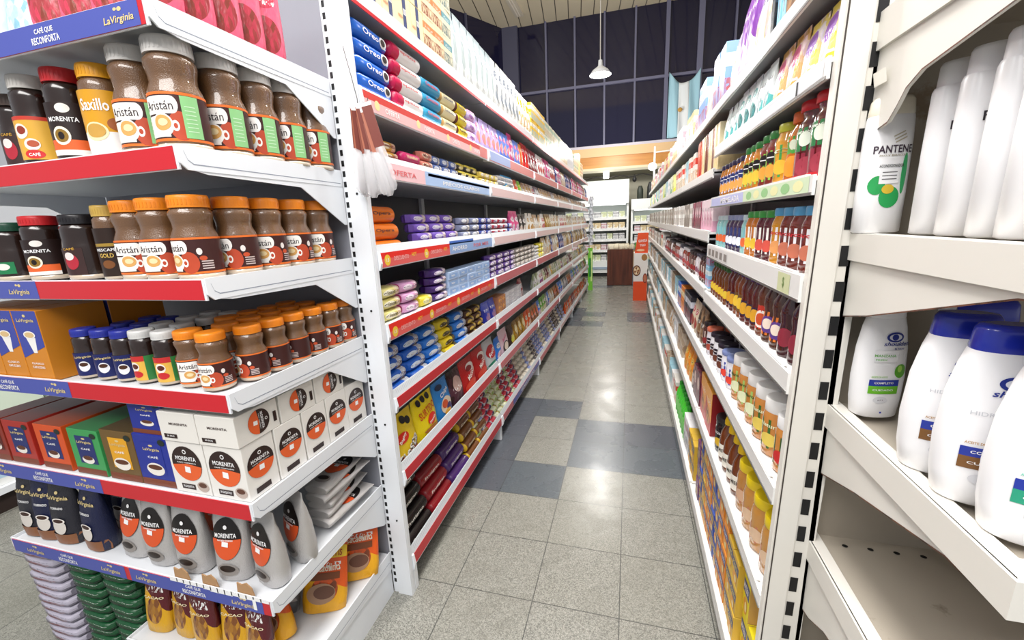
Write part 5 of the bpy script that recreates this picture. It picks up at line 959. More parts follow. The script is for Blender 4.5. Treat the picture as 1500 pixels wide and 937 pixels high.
JR['bls'] = simplejar(.028, .13, '3a2a4a', '8a94b8', labA('30407a', 'e8ecf4', None, None), name='jam_jar'); JR['cls'] = simplejar(.028, .13, '8ac0c0', 'c8dce0', labA('7ac0c8', 'e06a3a', None, None), name='jam_jar')
JR['pur'] = tallb(.027, .165, '5a1a10', '4a2468', [('r', -.05, .05, .02, .07, '2a1a3a'), ('e', 0, .045, .018, .02, 'd8a02a')], name='sauce_bottle'); JR['pur2'] = tallb(.027, .165, '7a3a14', '4a2468', [('r', -.05, .05, .02, .08, '6a4a24'), ('e', 0, .05, .018, .02, 'e8c03a')], name='sauce_bottle')
JR['redl'] = tallb(.033, .18, '6a3418', 'c01c24', [('r', -.07, .07, .02, .09, 'c83a2a'), ('e', 0, .05, .026, .026, 'f0e8e0'), ('e', 0, .05, .018, .018, 'c8502a', .0016)], name='sauce_bottle'); JR['redl2'] = tallb(.033, .18, '4a2214', 'c01c24', [('r', -.07, .07, .02, .085, 'e07a2a'), ('e', 0, .05, .026, .024, '5a3a8a'), ('e', 0, .052, .016, .015, 'f0e0d0', .0016)], name='sauce_bottle')
JR['drk'] = tallb(.031, .175, '3a0c14', '3a1020', [('e', 0, .05, .022, .024, '8a2a3a')], name='sauce_bottle'); JR['grl'] = tallb(.026, .15, '6a3a14', '2c6a2c', [('r', -.05, .05, .02, .06, '7a2a1a'), ('e', 0, .04, .016, .016, 'e0c03a')], name='sauce_bottle')
JR['wtub'] = simplejar(.045, .16, 'c8843c', 'f0f0ee', labA('a8c468', 'e8f0c8', None, 'Marolio', '2a5a2a', hi=.68, lo=.16), neck=.9, lr=.92, name='peanut_butter_jar', top=.76); JR['wtub2'] = simplejar(.045, .16, 'c8843c', 'f0f0ee', labA('3a6a2c', 'e8d060', None, 'Natural', 'e8f0c8', hi=.66, lo=.14), neck=.9, lr=.92, name='peanut_butter_jar', top=.76)
JR['wred'] = simplejar(.04, .15, 'c8843c', 'f4f4f4', labA('2c5a2c', 'c82a2a', None, None), neck=.9, lr=.92, name='peanut_butter_jar', top=.78)
JR['bkj'] = simplejar(.036, .13, '2a1418', '1c1820', labA('b8202c', '2a1a1c', None, None), name='dulce_jar', lr=.95, neck=.9); JR['pkj'] = simplejar(.036, .13, '2a1418', 'b8487a', labA('38202c', 'e8dcd8', None, None), name='dulce_jar', lr=.95, neck=.9); JR['whj'] = simplejar(.04, .125, 'e4e4ea', '2a2430', labA('e8e8ee', '6a3a2a', '2a2430'), name='dulce_jar', lr=.95, neck=.95, coat=.2); JR['orj'] = simplejar(.036, .13, 'd8d4dc', 'c86a50', labA('e8e4ea', 'a84a3a', '2a2430'), name='dulce_jar', lr=.98, neck=.95, coat=.2)
JR['blc'] = simplejar(.042, .12, 'e8e8f0', '7a88b8', labA('3a4aa8', 'e84a3a', None, 'Dulce'), name='dulce_jar', lr=.98, neck=.98, coat=.2)
JR['blkc'] = simplejar(.045, .15, '171214', '2a2426', labA('1a1516', 'd8b02a', None, 'LIGHT'), name='sweetener_jar', lr=.98, neck=.98); JR['hon'] = bottle([(.03, 0), (.033, .006), (.033, .08), (.028, .12), (.016, .15), (.016, .155)], flat('6a3414', .18, coat=.9), [(.018, .155), (.018, .17), (.012, .19)], flat('f0c81e', .3), [('r', -.05, .05, .02, .075, 'f0ece0'), ('t', 'MIEL', 0, .05, .03, .014, '3a3024')], '', 'honey_bottle', 'bottle')
JR['bei'] = simplejar(.042, .17, 'b8803c', 'ecd020', labA('b06a48', 'd8b090', None, None, hi=.5, lo=.18), name='peanut_butter_jar', neck=.86, lr=.9, top=.82); JR['bei2'] = simplejar(.044, .17, 'c0883e', 'e8cc1c', labA('c07a58', 'e0c0a0', None, None, hi=.48, lo=.16), name='peanut_butter_jar', neck=.86, lr=.9, top=.82)
def deco_y(c2, ct, word):
    def d(mb, w, dd, h): f = front(-dd / 2); mb.rect(-w * .5 + .001, w * .5 - .001, h * .5, h * .8, f, flat(c2, .4)); mb.text(word, 0, h * .66, w * .8, h * .16, f, flat(ct, .4)); mb.ell(0, h * .25, w * .3, h * .2, f, flat('e8a03a', .4)); mb.ell(w * .1, h * .25, w * .16, h * .12, f, flat('f0e0a0', .4), off=.0012)
    return d
PB = carton(.07, .05, .1, 'e8b81e', body=flat('3552a8', .4), deco=deco_y('e8c03a', '2a3a8a', 'MATE'), name='jelly_box'); PO = carton(.07, .05, .1, 'e8822a', body=flat('e08a2a', .4), deco=deco_y('27408a', 'f4f4f4', 'EXQUISITA'), name='jelly_box'); PW = carton(.07, .05, .1, 'e8e0d0', body=flat('d8b03a', .4), deco=deco_y('27408a', 'f0e070', 'POLENTA'), name='jelly_box')
PU = carton(.07, .05, .1, '5a2a5a', '7a3a6a', 'd8c040', kind=4, name='jelly_box'); PY = carton(.06, .12, .15, 'f0dc20', body=flat('efdc22', .4), deco=deco_y('27408a', 'f4f4f4', 'MAIZENA'), name='starch_box', side='d8a860')
run('R', 0, .118, 1.052, [(PY, 'bright yellow starch box', 2, G0(nl=1, back=.02)), (PY, 'bright yellow starch box', 1, G0(nl=2, back=.02)), (PW, 'golden polenta box', 2, G0(nl=3)), (PO, 'orange jelly box', 2, G0(nl=4)), (PB, 'blue and yellow box', 2, G0(nl=4)), (PO, 'orange jelly box', 2, G0(nl=4)), (PW, 'golden polenta box', 1, G0(nl=4)), (PB, 'blue and yellow box', 1, G0(nl=4)), (PU, 'plum and yellow box', 4, G0(nl=3))], y1=2.11)
RS = dict(nd=2)
run('R', 1, .548, 1.052, [(JR['bei2'], 'beige spread jar with yellow lid', 3, G0(gap=.002, nd=2)), (JR['bei'], 'tan spread jar with yellow lid', 1), (JR['hon'], 'brown honey bottle with yellow cap', 4, G0(nd=2)), (JR['blkc'], 'black sweetener jar', 3, G0(nl=1, nd=2)), (JR['bkj'], 'dark jar with black lid', 1)], y1=1.83)
REDB = carton(.14, .08, .2, 'b82a2a', 'e8a03a', '5a2018', kind=4, name='tea_box', side='8a1c20'); run('R', 1, .548, 1.84, [(REDB, 'red and orange tall tea box', 2)], y1=2.13)
run('R', 2, .858, 1.052, [(JR['wred'], 'white lidded jar with red patch', 1, G0(nd=2)), (JR['wtub2'], 'dark green label peanut butter jar', 2, G0(nd=2)), (JR['wtub'], 'pale green label peanut butter jar', 3, G0(nd=2)), (JR['blc'], 'blue and white caramel tub', 2, G0(nd=2)), (JR['whj'], 'white labelled caramel jar', 3, G0(nd=2)), (JR['orj'], 'white jar with coral lid', 1, G0(nd=2)), (JR['pkj'], 'dark jar with pink lid', 1, G0(nd=2)), (JR['bkj'], 'dark jar with black lid', 3, G0(nd=2))], y1=2.12)
run('R', 3, 1.148, 1.052, [(JR['drk'], 'dark wine sauce bottle', 2, G0(nd=2)), (JR['redl2'], 'red capped sauce bottle, orange label', 2, G0(nd=3)), (JR['redl'], 'red capped sauce bottle, white disc', 1, G0(nd=3)), (JR['pur'], 'purple capped dark sauce bottle', 3, G0(nd=3)), (JR['pur2'], 'purple capped mustard bottle', 2, G0(nd=3)), (JR['pur'], 'purple capped dark sauce bottle', 2, G0(nd=3)), (JR['grl'], 'green capped relish bottle', 6, G0(nd=3))], y1=2.12)
run('R', 4, 1.365, 1.052, [(JR['lblu'], 'light blue lidded red jam jar', 3, G0(nd=2, gap=.001)), (JR['lbly'], 'light blue lidded amber jam jar', 1, G0(nd=2)), (JR['gd'], 'green lidded dark jam jar', 2, G0(nd=2)), (JR['gw'], 'green lidded amber jam jar', 2, G0(nd=2)), (JR['cls'], 'pale teal jam jar', 1, G0(nd=2)), (JR['bls'], 'navy label small jam jar', 4, G0(nd=2)), (JR['cls'], 'pale teal jam jar', 4, G0(nd=2))], y1=2.12)
run('R', 5, 1.568, 1.052, [(JR['beet'], 'red lidded beetroot jar', 2, G0(nd=1, gap=.001)), (JR['carrot'], 'orange capped carrot jar', 1), (JR['peach'], 'lime lidded peach jar', 1), (JR['grn'], 'green lidded dark jam jar', 2, G0(nd=2)), (JR['grn2'], 'green lidded amber jam jar', 3, G0(nd=2)), (JR['nav'], 'navy lidded small jam jar', 7, G0(nd=2))], y1=2.12)
K('cnd', pouch, .1, .05, .14, 'ecd0dc', 'c8487a', 'd8a840', kind=3, name='candy_bag'); K('cnd2', pouch, .09, .05, .13, 'e4dcee', '8a4ab0', 'e8d040', kind=3, name='candy_bag', seed=2); K('tea', pouch, .075, .04, .14, '5ab8b8', 'e8f4f4', '2a6a70', kind=4, name='soup_sachet'); K('tea2', pouch, .075, .04, .145, 'dfe8ea', '4aa8a8', '30484a', kind=1, name='soup_sachet')
run('R', 6, 1.779, 1.052, [(P_['cnd2'], 'violet and yellow candy bag', 2, G0(nd=1)), (P_['cnd'], 'pink clear candy bag', 2, G0(nd=2)), (P_['tea'], 'teal soup sachet', 2), (P_['tea2'], 'white and teal soup sachet', 3), (P_['tea'], 'teal soup sachet', 3), (P_['tea2'], 'white and teal soup sachet', 2)], y1=2.12)
o = P_['cnd'].put((.47, 1.3, 1.779 + .0), -R90, 'large pink clear candy bag standing tallest on its shelf', None, scale=1.35)
K('toy', carton, .16, .1, .2, 'caa070', 'e8d0a8', '6a4020', kind=3, name='cereal_box', cat='box'); K('pan', carton, .03, .12, .3, '8ac8ec', 'c8e4f4', '2a4a6a', kind=4, name='thin_panel_box', cat='box'); K('pan2', carton, .03, .12, .3, '14161c', '3a4a5a', '2a2a30', kind=4, name='thin_panel_box', cat='box'); K('wpk', pouch, .11, .1, .27, 'e0e0e0', 'c8c0d8', 'c8b070', kind=4, name='washing_powder_bag'); K('ppk', pouch, .1, .08, .32, 'd8d4e0', '7a3a9a', 'b8b0c8', kind=4, name='washing_powder_bag', seed=1); K('bpk', carton, .12, .09, .24, '8ab0ec', 'e8eef8', 'b85a5a', kind=2, name='washing_powder_box', cat='box'); K('pkk', pouch, .09, .08, .2, 'e8a8b8', 'f4e8ea', 'c84a5a', kind=1, name='washing_powder_bag', seed=2); K('wbx', carton, .1, .08, .2, 'ececee', 'c8a8b0', '6a6a70', kind=2, name='cereal_box', cat='box'); K('crm', carton, .1, .08, .18, 'e4d8a0', 'f0e8d0', 'c8a050', kind=2, name='cereal_box', cat='box'); K('lig', carton, .1, .08, .18, 'd8e870', 'f0f4c0', '9ab030', kind=4, name='cereal_box', cat='box')
run('R', 7, 1.965, 1.052, [(P_['toy'], 'tan picture box', 2), (P_['pan'], 'upright light blue thin box', 2, G0(gap=.012)), (P_['pan2'], 'upright black thin box', 1, G0(gap=.01)), (P_['wpk'], 'tall white washing powder bag', 2), (P_['ppk'], 'tall white and purple bag', 2), (P_['wpk'], 'tall white washing powder bag', 1)], y1=2.12)
# far bays on the right
run('R', 6, 1.965, 2.14, [(P_['bpk'], 'sky blue washing powder box', 2), (P_['wpk'], 'tall white washing powder bag', 2), (P_['bpk'], 'sky blue washing powder box', 2), (P_['pkk'], 'pink washing powder bag', 2), (P_['crm'], 'cream cereal box', 3), (P_['pkk'], 'pink washing powder bag', 3), (P_['wbx'], 'white cereal box', 4)], far=True)
fill('R', 6, 1.965, 4.2, 8.9, [(P_['wbx'], 'white cereal box'), (P_['pkk'], 'pink washing powder bag'), (P_['crm'], 'cream cereal box'), (K('rd', carton, .09, .08, .18, 'd8483a', 'f0d8c0', '8a2018', kind=2, name='cereal_box', cat='box'), 'red cereal box')], far=True, seed=11)
bk = [carton(.028, .12, .2, *c, kind=4, name='slim_box') for c in (('e4cf9c', 'efe0b8', 'c8a870'), ('6a3424', '8a4a30', '4a2018'), ('c8341e', 'e05a3a', '8a2010'))]
run('R', 5, 1.698, 2.15, [(bk[0], 'cream slim upright box', 3), (bk[1], 'brown slim upright box', 2), (bk[0], 'cream slim upright box', 3), (bk[1], 'brown slim upright box', 3), (bk[0], 'cream slim upright box', 3), (bk[2], 'red slim upright box', 5)], far=True)
FB = [(carton(.1, .08, .17, *c, kind=kk, name='cereal_box'), n) for c, kk, n in ((('ececea', '9ac8d8', 'c8d8dc'), 4, 'white and sky box'), (('e8e4dc', 'd84a3a', 'c8a070'), 2, 'white and red box'), (('4a9a4a', 'e8f0d8', '2a6a3a'), 4, 'green box'), (('dce03a', 'f0f4a8', 'a8b020'), 4, 'lime yellow box'), (('f0f0f0', 'd8dce0', 'b8c0c8'), 2, 'plain white box'), (('2a2c3a', 'c8ccd8', '8a2a3a'), 2, 'dark blue black box'), (('c85a78', 'f0d0d8', '7a2a48'), 4, 'rose box'), (('e8862a', 'f4e0b0', 'a85a1a'), 2, 'orange box'), (('d8ccb8', 'b89a70', '8a6a48'), 3, 'tan box'), (('8a3a4a', 'e0c8c0', '40202a'), 3, 'burgundy box'))]
fill('R', 5, 1.698, 2.85, 8.9, [FB[i] for i in (0, 1, 2, 4, 3)], far=True, seed=12)
SB = [(carton(.08, .07, .15, *c, kind=kk, name='tea_box'), n) for c, kk, n in ((('c04a6a', 'e8c8d0', '2a2028'), 3, 'pink patterned tea box'), (('e0a8c0', 'f0d8e0', 'b85a80'), 4, 'pale pink tea box'), (('ecece8', 'd0c8c0', 'b0a8a0'), 2, 'off white tea box'), (('b8b0a4', 'e8e4dc', '6a5a50'), 3, 'taupe tea box'))]
run('R', 4, 1.423, 2.16, [(SB[1][0], SB[1][1], 4, G0(nl=1)), (SB[0][0], SB[0][1], 4, G0(nl=1))], far=True); fill('R', 4, 1.423, 2.85, 8.9, [SB[2], SB[3]], far=True, seed=13)
fj = [(simplejar(.033, .13, b, l, labA(c, s, None, None), name='jam_jar', far=True), n) for b, l, c, s, n in (('7a2a20', 'c8c8cc', 'd8ccd0', 'a84a4a', 'rust jar with silver lid'), ('d8d4d8', '4a4a5a', 'e8e4ea', '8a5a6a', 'white jar with slate lid'), ('4a2a24', '2a2426', 'c8b8b0', '8a2a2a', 'brown jar with black lid'), ('c8a050', 'e8e8e8', 'e8e4d8', '7a9a5a', 'amber jar with white lid'))]
cbx = carton(.09, .08, .1, '8ac4e8', 'e8f4f8', 'c85a7a', kind=2, name='tissue_box'); run('R', 3, 1.158, 2.15, [(cbx, 'sky blue tissue box', 1, G0(nl=2))], far=True)
fill('R', 3, 1.158, 2.26, 5.0, [fj[0], fj[1], fj[2]], far=True, seed=14, rep=(2, 4), nd=2); fill('R', 3, 1.158, 5.0, 8.9, [SB[2], SB[3], FB[1]], far=True, seed=15)
cf_ = [(pouch(.1, .06, .17, 'a88a68', '3a2a20', '6a4a30', kind=3, name='coffee_pouch'), 'kraft brown coffee pouch'), (pouch(.1, .06, .17, 'd0c0a8', 'b0283a', '7a5a40', kind=1, name='coffee_pouch'), 'cream coffee pouch with crimson')]
run('R', 2, .858, 2.15, [(fj[2][0], fj[2][1], 1), (cf_[0][0], cf_[0][1], 2), (cf_[1][0], cf_[1][1], 2), (FB[5][0], FB[5][1], 3), (FB[7][0], FB[7][1], 2), (carton(.09, .08, .17, '3a6ac8', 'e8ecf4', 'e8a03a', kind=2, name='cereal_box'), 'royal blue box', 2)], far=True); fill('R', 2, .858, 3.45, 8.9, [FB[8], FB[0], FB[4]], far=True, seed=16)
PA = pouch(.11, .06, .17, 'e8902a', 'f0c85a', 'b85a1a', kind=1, name='pasta_bag'); run('R', 1, .548, 2.15, [(FB[9][0], FB[9][1], 2), (P_['blk'], 'black and white snack bag', 1), (PA, 'orange pasta bag', 3)], far=True); fill('R', 1, .548, 2.95, 8.9, [FB[8], FB[4], (P_['clr'], 'clear bag of biscuits'), FB[0]], far=True, seed=17)
GB = bottle([(.03, 0), (.034, .006), (.034, .12), (.028, .16), (.012, .19), (.012, .195)], flat('4ac83a', .3), [(.014, .195), (.014, .22), (.01, .225)], flat('2a9a2a', .3), [('r', -.05, .05, .04, .12, '8ae07a')], '', 'lemon_juice_bottle', 'bottle')
run('R', 0, .118, 2.15, [(PW, 'golden polenta box', 3, G0(nl=2)), (P_['wbx'], 'white cereal box', 2), (P_['pkk'], 'pink', 0), (GB, 'bright green squeeze bottle', 7, G0(back=.0))], far=True); fill('R', 0, .118, 3.15, 8.9, [FB[4], FB[0], FB[8], FB[1]], far=True, seed=18)
hb = MB()

# ------------------------------------------------ shampoo bottles on the right end unit
SHW = flat('f1f1f3', 0.28)
def shampoo(W2, D2, H, capc, deco, kind='std', desc='', name='shampoo_bottle'):
    b = MB(); st = {'std': [(0, .86, .9), (.01, .97, 1), (.3, 1, 1), (.7, .97, 1), (.84, .92, .96), (.865, .9, .9)],
                    'curvy': [(0, .78, .9), (.012, .86, 1), (.15, .96, 1), (.35, 1, 1), (.6, .93, .98), (.78, .78, .9), (.86, .68, .8)],
                    'tall': [(0, .92, .9), (.01, 1, 1), (.5, 1, 1), (.83, .97, .98), (.855, .93, .9)]}[kind]
    b.loft([[(x, y, t * H) for x, y in ring(28, W2 * a, D2 * d, 2.5)] for t, a, d in st], SHW)
    c = MB(); t0, a0, d0 = st[-1]; cs = [(t0, a0 * .98, d0 * .98), (t0 + .01, a0, d0), (.97, a0 * .93, d0 * .93), (.995, a0 * .82, d0 * .8), (1, a0 * .6, d0 * .6)]
    if kind == 'tall': cs = [(t0, a0 * .95, d0), (.97, a0 * .93, d0 * .95), (.99, a0 * .88, d0 * .85), (1, a0 * .6, d0 * .6)]
    c.loft([[(x, y, t * H) for x, y in ring(28, W2 * a, D2 * d, 2.5)] for t, a, d in cs], flat(capc, .25, coat=.4) if capc != 'f1f1f3' else SHW)
    def fn(u, v, o):
        t = min(max(v / H, 0), .86)
        for (t0, a0, d0), (t1, a1, d1) in zip(st, st[1:]):
            if t <= t1: k = (t - t0) / (t1 - t0); a, d = W2 * (a0 + (a1 - a0) * k), D2 * (d0 + (d1 - d0) * k); break
        else: a, d = W2 * st[-1][1], D2 * st[-1][2]
        return (u, -d * max(1e-3, 1 - min(1, abs(u) / a) ** 2.5) ** .4 - o, v)
    l = MB(); deco(l, fn, W2, H)
    return Proto(name, 'shampoo', desc, 2 * W2, 2 * D2, H, None, [('bottle_body', b.mesh('bottle_body'), None), ('cap', c.mesh('cap'), None), ('printed_label', l.mesh('printed_label'), 'printed front')])
def dpan(l, f, w, h):
    for i in range(3): l.rect(-w * .1 + i * .002, w * .35 + i * .002, h * (.71 - i * .025), h * (.72 - i * .025), lambda u, v, o: f(u, v + u * .5, o), flat('b8b09a', .4), 3, 1, .001)
    l.text('PANTENE', 0, h * .62, w * 1.55, h * .055, f, flat('3a2a3a', .4), off=.0012); l.text('PRO-V MIRACLES', 0, h * .575, w * 1.1, h * .012, f, flat('9a907a', .4)); l.text('ACONDICIONADOR', 0, h * .5, w * 1.0, h * .022, f, flat('3a3a3a', .4))
    l.ell(-w * .5, h * .36, w * .32, h * .07, f, flat('2aa055', .35)); l.ell(w * .05, h * .27, w * .42, h * .08, f, flat('2aa055', .35)); l.ell(w * .55, h * .44, w * .12, h * .15, f, flat('35a862', .35)); l.rect(-w * .45, w * .35, h * .37, h * .48, f, flat('f1f1f3', .35), 4, 1, .0012)
    for i in range(3): l.rect(-w * .35, w * .25, h * (.45 - i * .025), h * (.457 - i * .025), f, flat('6a6a6a', .4), 3, 1, .0015)
    l.ell(-w * .05, h * .33, w * .25, h * .035, f, flat('d8b83a', .35), off=.0014)
def dF(l, f, w, h): l.text('FRUCTIS', -w * .17, h * .63, w * 1.15, h * .05, f, flat('241c24', .4)); l.ell(-w * .55, h * .36, w * .05, h * .08, f, flat('2a9a78', .35)); l.ell(w * .5, h * .32, w * .25, h * .08, f, flat('3aa888', .35)); l.text('350 ml', 0, h * .17, w * .2, h * .012, f, flat('9a9a9a', .4))
def dhs(word, c2, c3):
    def d(l, f, w, h):
        l.ell(w * .1, h * .71, w * .34, h * .042, f, flat('1c2f8a', .35), n=26); l.ell(w * .1, h * .71, w * .25, h * .028, f, flat('e4e6f0', .35), off=.0013); l.ell(w * .08, h * .71, w * .13, h * .026, f, flat('1c2f8a', .35), off=.0017)
        l.text('shoulders', w * .25, h * .655, w * 1.1, h * .035, f, flat('1c2f8a', .35), slant=.3); l.text('& head', w * .3, h * .615, w * .4, h * .015, f, flat('1c2f8a', .35)); l.text(word, 0, h * .54, w * 1.2, h * .028, f, flat('c4c6cc', .4), bold=False)
        l.rect(-w * .65, w * .5, h * .29, h * .345, f, flat('24379c', .35), 6, 1, .001); l.rect(-w * .65, w * .5, h * .22, h * .29, f, flat(c2, .35), 6, 1, .001); l.text('COMPLETO', -w * .1, h * .318, w * .75, h * .018, f, TXTW); l.text('CUIDADO', -w * .1, h * .255, w * .8, h * .015, f, TXTW)
        l.text('ACEITE DE COCO', -w * .3, h * .37, w * .6, h * .014, f, flat(c3, .4)); l.ell(-w * .15, h * .165, w * .28, h * .032, f, flat('d8d9de', .35)); l.text('pH', -w * .15, h * .165, w * .2, h * .012, f, flat('8a8a90', .4)); l.rect(-w * .1, -w * .02, h * .045, h * .06, f, flat('3a4ab8', .35))
    return d
def dman(l, f, w, h):
    dhs('', '6ab82a', '8ac850')(l, f, w, h)
    l.rect(-w * .6, w * .3, h * .5, h * .6, f, flat('f1f1f3', .3), 5, 1, .0019); l.text('MANZANA', -w * .2, h * .555, w * .8, h * .022, f, flat('7ab86a', .4), off=.0022); l.text('FRESH', -w * .35, h * .52, w * .4, h * .015, f, flat('8ac87a', .4), off=.0022)
    l.ell(w * .5, h * .42, w * .25, h * .06, f, flat('5aa82a', .35)); l.ell(w * .45, h * .44, w * .1, h * .03, f, flat('a8d85a', .35), off=.0015)
SP1 = shampoo(.039, .022, .238, 'e9e2d0', dpan, 'std')
SP1.put((.452, .972, 1.4535), tl(6), 'white conditioner bottle with green swirl beside the cream post', None)
FR = shampoo(.052, .026, .262, 'f1f1f3', dF, 'tall')
gf = 'tall white bottles in a row on the upper shelf'
for i in range(5): FR.put((.506, .875 - .063 * i, 1.4535), tl(-10 if i > 2 else 12), 'tall white bottle with dark initial, %s' % ['farthest in the row', 'fourth from the front', 'middle of the row', 'second from the front', 'nearest the camera'][i] + ', upper right shelf', gf)
OT = shampoo(.04, .022, .25, 'd8a83a', dF, 'tall')
for i in range(3): OT.put((.63, .86 - .075 * i, 1.4535), tl(-10), 'white bottle with amber cap behind the tall white bottles, %s back' % ORD[2 - i], 'amber capped bottles')
HA = shampoo(.045, .026, .235, 'f1f1f3', dman, 'curvy'); HA.put((.485, .955, 1.0905), tl(10), 'white apple shampoo bottle with green band on the lower shelf', None)
HB = shampoo(.045, .026, .235, 'f1f1f3', dman, 'curvy'); HB.put((.60, .96, 1.0905), tl(4), 'plain white bottle half hidden behind the apple shampoo', None)
H1 = shampoo(.056, .03, .255, '1f2fa8', dhs('HIDRATACIÓN', '7a5228', 'b88a4a'), 'curvy'); H2 = shampoo(.056, .03, .255, '1f2fa8', dhs('DERMA', '2a9a7a', '6ac8b0'), 'curvy')
gh = 'white shampoo bottles with blue caps'
H1.put((.575, .86, 1.0905), tl(-5), 'white blue capped shampoo deep behind the front bottles', gh)
H1.put((.482, .752, 1.0905), tl(-14), 'white blue capped shampoo just behind the brown banded one', gh)
H1.put((.484, .678, 1.0905), tl(-12), 'white blue capped shampoo with brown and blue band', gh)
H2.put((.492, .60, 1.0905), tl(-14), 'white blue capped shampoo with green band nearest the camera', gh)
SP1.put((.47, .93, .2), tl(0), 'white bottle standing low under the empty shelf', None); SP1.put((.56, .93, .2), tl(0), 'second white bottle low under the empty shelf', None)

# ------------------------------------------------ bundle hanging from the left post
wr = MB(); wr.tube([(-.862, 1.258, 2.055), (-.855, 1.25, 2.04), (-.84, 1.245, 1.98), (-.825, 1.245, 1.90), (-.83, 1.25, 1.845), (-.815, 1.25, 1.84), (-.79, 1.25, 1.90)], .0012, flat('4a4642', .5), 5)
tag(link('wire_hook', wr.mesh('wire_hook')), 'thin bent wire hooked into the white slotted post', 'wire')
CLR = mat('clear_film', (0.95, 0.95, 0.97), 0.12, alpha=0.28)
def cardpack(i):
    m = MB(); c = flat(['8a4a3a', 'b06a52', '7a3a30'][i % 3], .5); m.box(-.022, .022, -.0008, .0008, -.15, 0, c); m.box(-.023, .023, -.0012, .0012, -.012, .0, TXTW)
    k = MB(); st = [(-.15, .02, .002), (-.17, .024, .01), (-.24, .028, .014), (-.29, .025, .012), (-.305, .012, .002)]
    k.loft([[(x, y, z) for x, y in ring(12, a, b)] for z, a, b in st], CLR); k.loft([[(x, y, z) for x, y in ring(10, a * .4, b * .3)] for z, a, b in st], flat('a9a4a8', .3))
    return m.mesh('backing_card'), k.mesh('film_pouch')
CP = [cardpack(i) for i in range(3)]
for i in range(9):
    o = bpy.data.objects.new('hanging_packet', None); COL.objects.link(o); o.location = (-.838 + .0055 * i, 1.247 - .004 * (i % 3), 1.885 - .005 * (i % 4)); o.rotation_euler = (0.04 * (i % 3 - 1), tl(3 - 1.9 * i), tl(60 - 5 * i)); o.empty_display_size = .02; o.scale = (.72, .8, .88)
    tag(o, uniq('small card packet with clear pouch hanging on the wire, %s from the post' % ORD[i]), 'packet', 'hanging card packets')
    for n, me in zip(('backing_card', 'film_pouch'), CP[i % 3]): c = bpy.data.objects.new(n, me); COL.objects.link(c); c.parent = o

# ------------------------------------------------ end of the aisle
def fridge(name_lb, x0, x1, y0, y1, h, header, ns, loc_lb, seed):
    t = thing('display_fridge', name_lb, 'fridge', ((x0 + x1) / 2, y0, 0)); W_ = flat('f3f6f4', .3)
    m = MB(); m.box(x0, x0 + .05, y0, y1, 0.1, h, W_); m.box(x1 - .05, x1, y0, y1, .1, h, W_); m.box(x0 + .05, x1 - .05, y1 - .05, y1, .1, h, flat('eef3f0', .4)); m.box(x0, x1, y0 - .08, y1, h - .26, h, W_); m.box(x0, x1, y0 - .04, y1, .1, .42, W_); sub('cabinet', m, t)
    sub('kick_plate', MB().box(x0 + .02, x1 - .02, y0 + .02, y1, 0, .1, flat('1c1c1e', .6)), t, 'black base')
    sub('bumper', MB().box(x0, x1, y0 - .07, y0 - .04, .2, .26, flat('9fb0c4', .4)), t, 'grey bumper rail')
    if header: sub('header_board', MB().box(x0, x1, y0 + .05, y0 + .1, h, h + header, flat('d9e2da', .4)), t, 'white header board')
    em = mat('fridge_light', (1, 1, 1), emit=5.0); sub('light_tube', MB().box(x0 + .08, x1 - .08, y0 + .02, y0 + .06, h - .285, h - .265, em), t, 'glowing tube')
    r = random.Random(seed); zs = [.42 + (h - .75) * (i) / ns for i in range(ns)]
    gd = [carton(.14, .12, .16, *c, kind=kk, name='food_packet', cat='packet') for c, kk in ((('e4dce0', 'c89aa0', 'b87a84'), 2), (('e8ecdc', 'c8d0a8', 'd0d0a8'), 4), (('dcdcdc', '8a8a90', 'a8a8ac'), 2), (('f0ece0', 'e0cca0', 'c8b088'), 4))]
    nm = ['pink packet', 'pale green packet', 'grey packet', 'cream packet']
    for i, z in enumerate(zs):
        if i: sub('shelf', MB().box(x0 + .05, x1 - .05, y0 + .02, y1 - .06, z - .025, z, W_).box(x0 + .05, x1 - .05, y0 + .0, y0 + .02, z - .05, z + .015, flat('f6f8f8', .3)), t)
        x = x0 + .16; k = 0
        while x < x1 - .12:
            g = (i * 2 + 1 + (r.random() < .3)) % 4
            gd[g].put((x, y0 + .12, z + .0005), 0, '%s, %s from left, %s level of the %s' % (nm[g], ORD[k], ORD[i], loc_lb), 'packets in the %s' % loc_lb); x += .155; k += 1
    return t
fridge('tall white open fridge with lit shelves and header board', -1.75, -.03, 11.55, 12.3, 2.15, .34, 5, 'wide open fridge', 5)
fridge('narrower white open fridge at the far right of the aisle end', .03, 1.5, 11.6, 12.3, 1.98, 0, 5, 'right hand fridge', 6)
# brown counter with bags of bread
t = thing('counter_cabinet', 'brown wood grain counter cabinet standing across the aisle end', 'cabinet', (-.2, 9.9, 0)); WD = wood('walnut_panel', '6a3420', '4a2214', (6, 6, .5), .35)
sub('body', MB().box(-.485, .08, 9.9, 10.4, .01, .82, WD), t); sub('side_panel', MB().box(.082, .2, 9.96, 10.4, .01, .8, flat('8a93a0', .5)), t, 'grey side panel'); sub('drawer_front', MB().box(.083, .2, 9.95, 9.96, .42, .8, flat('b0885a', .5)), t, 'tan upper front')
BB = pouch(.16, .14, .13, 'e9e2cc', 'f4f0e4', 'd8b880', kind=3, name='bread_bag', body=mat('bread_bag', C('ece4cc'), .35, bump=1.0))
for i in range(5): BB.put((-.4 + .115 * i, 10.05 + .05 * (i % 2), .82), .3 * i, 'cream bag of rolls on the brown counter, %s from left' % ORD[i], 'bread bags on the counter')
LF = pouch(.12, .1, .16, '4aa83c', '7ac84a', '2a7a2a', kind=3, name='greens_bag'); LF.put((.18, 10.1, .801), .2, 'green bag at the right end of the brown counter', None)
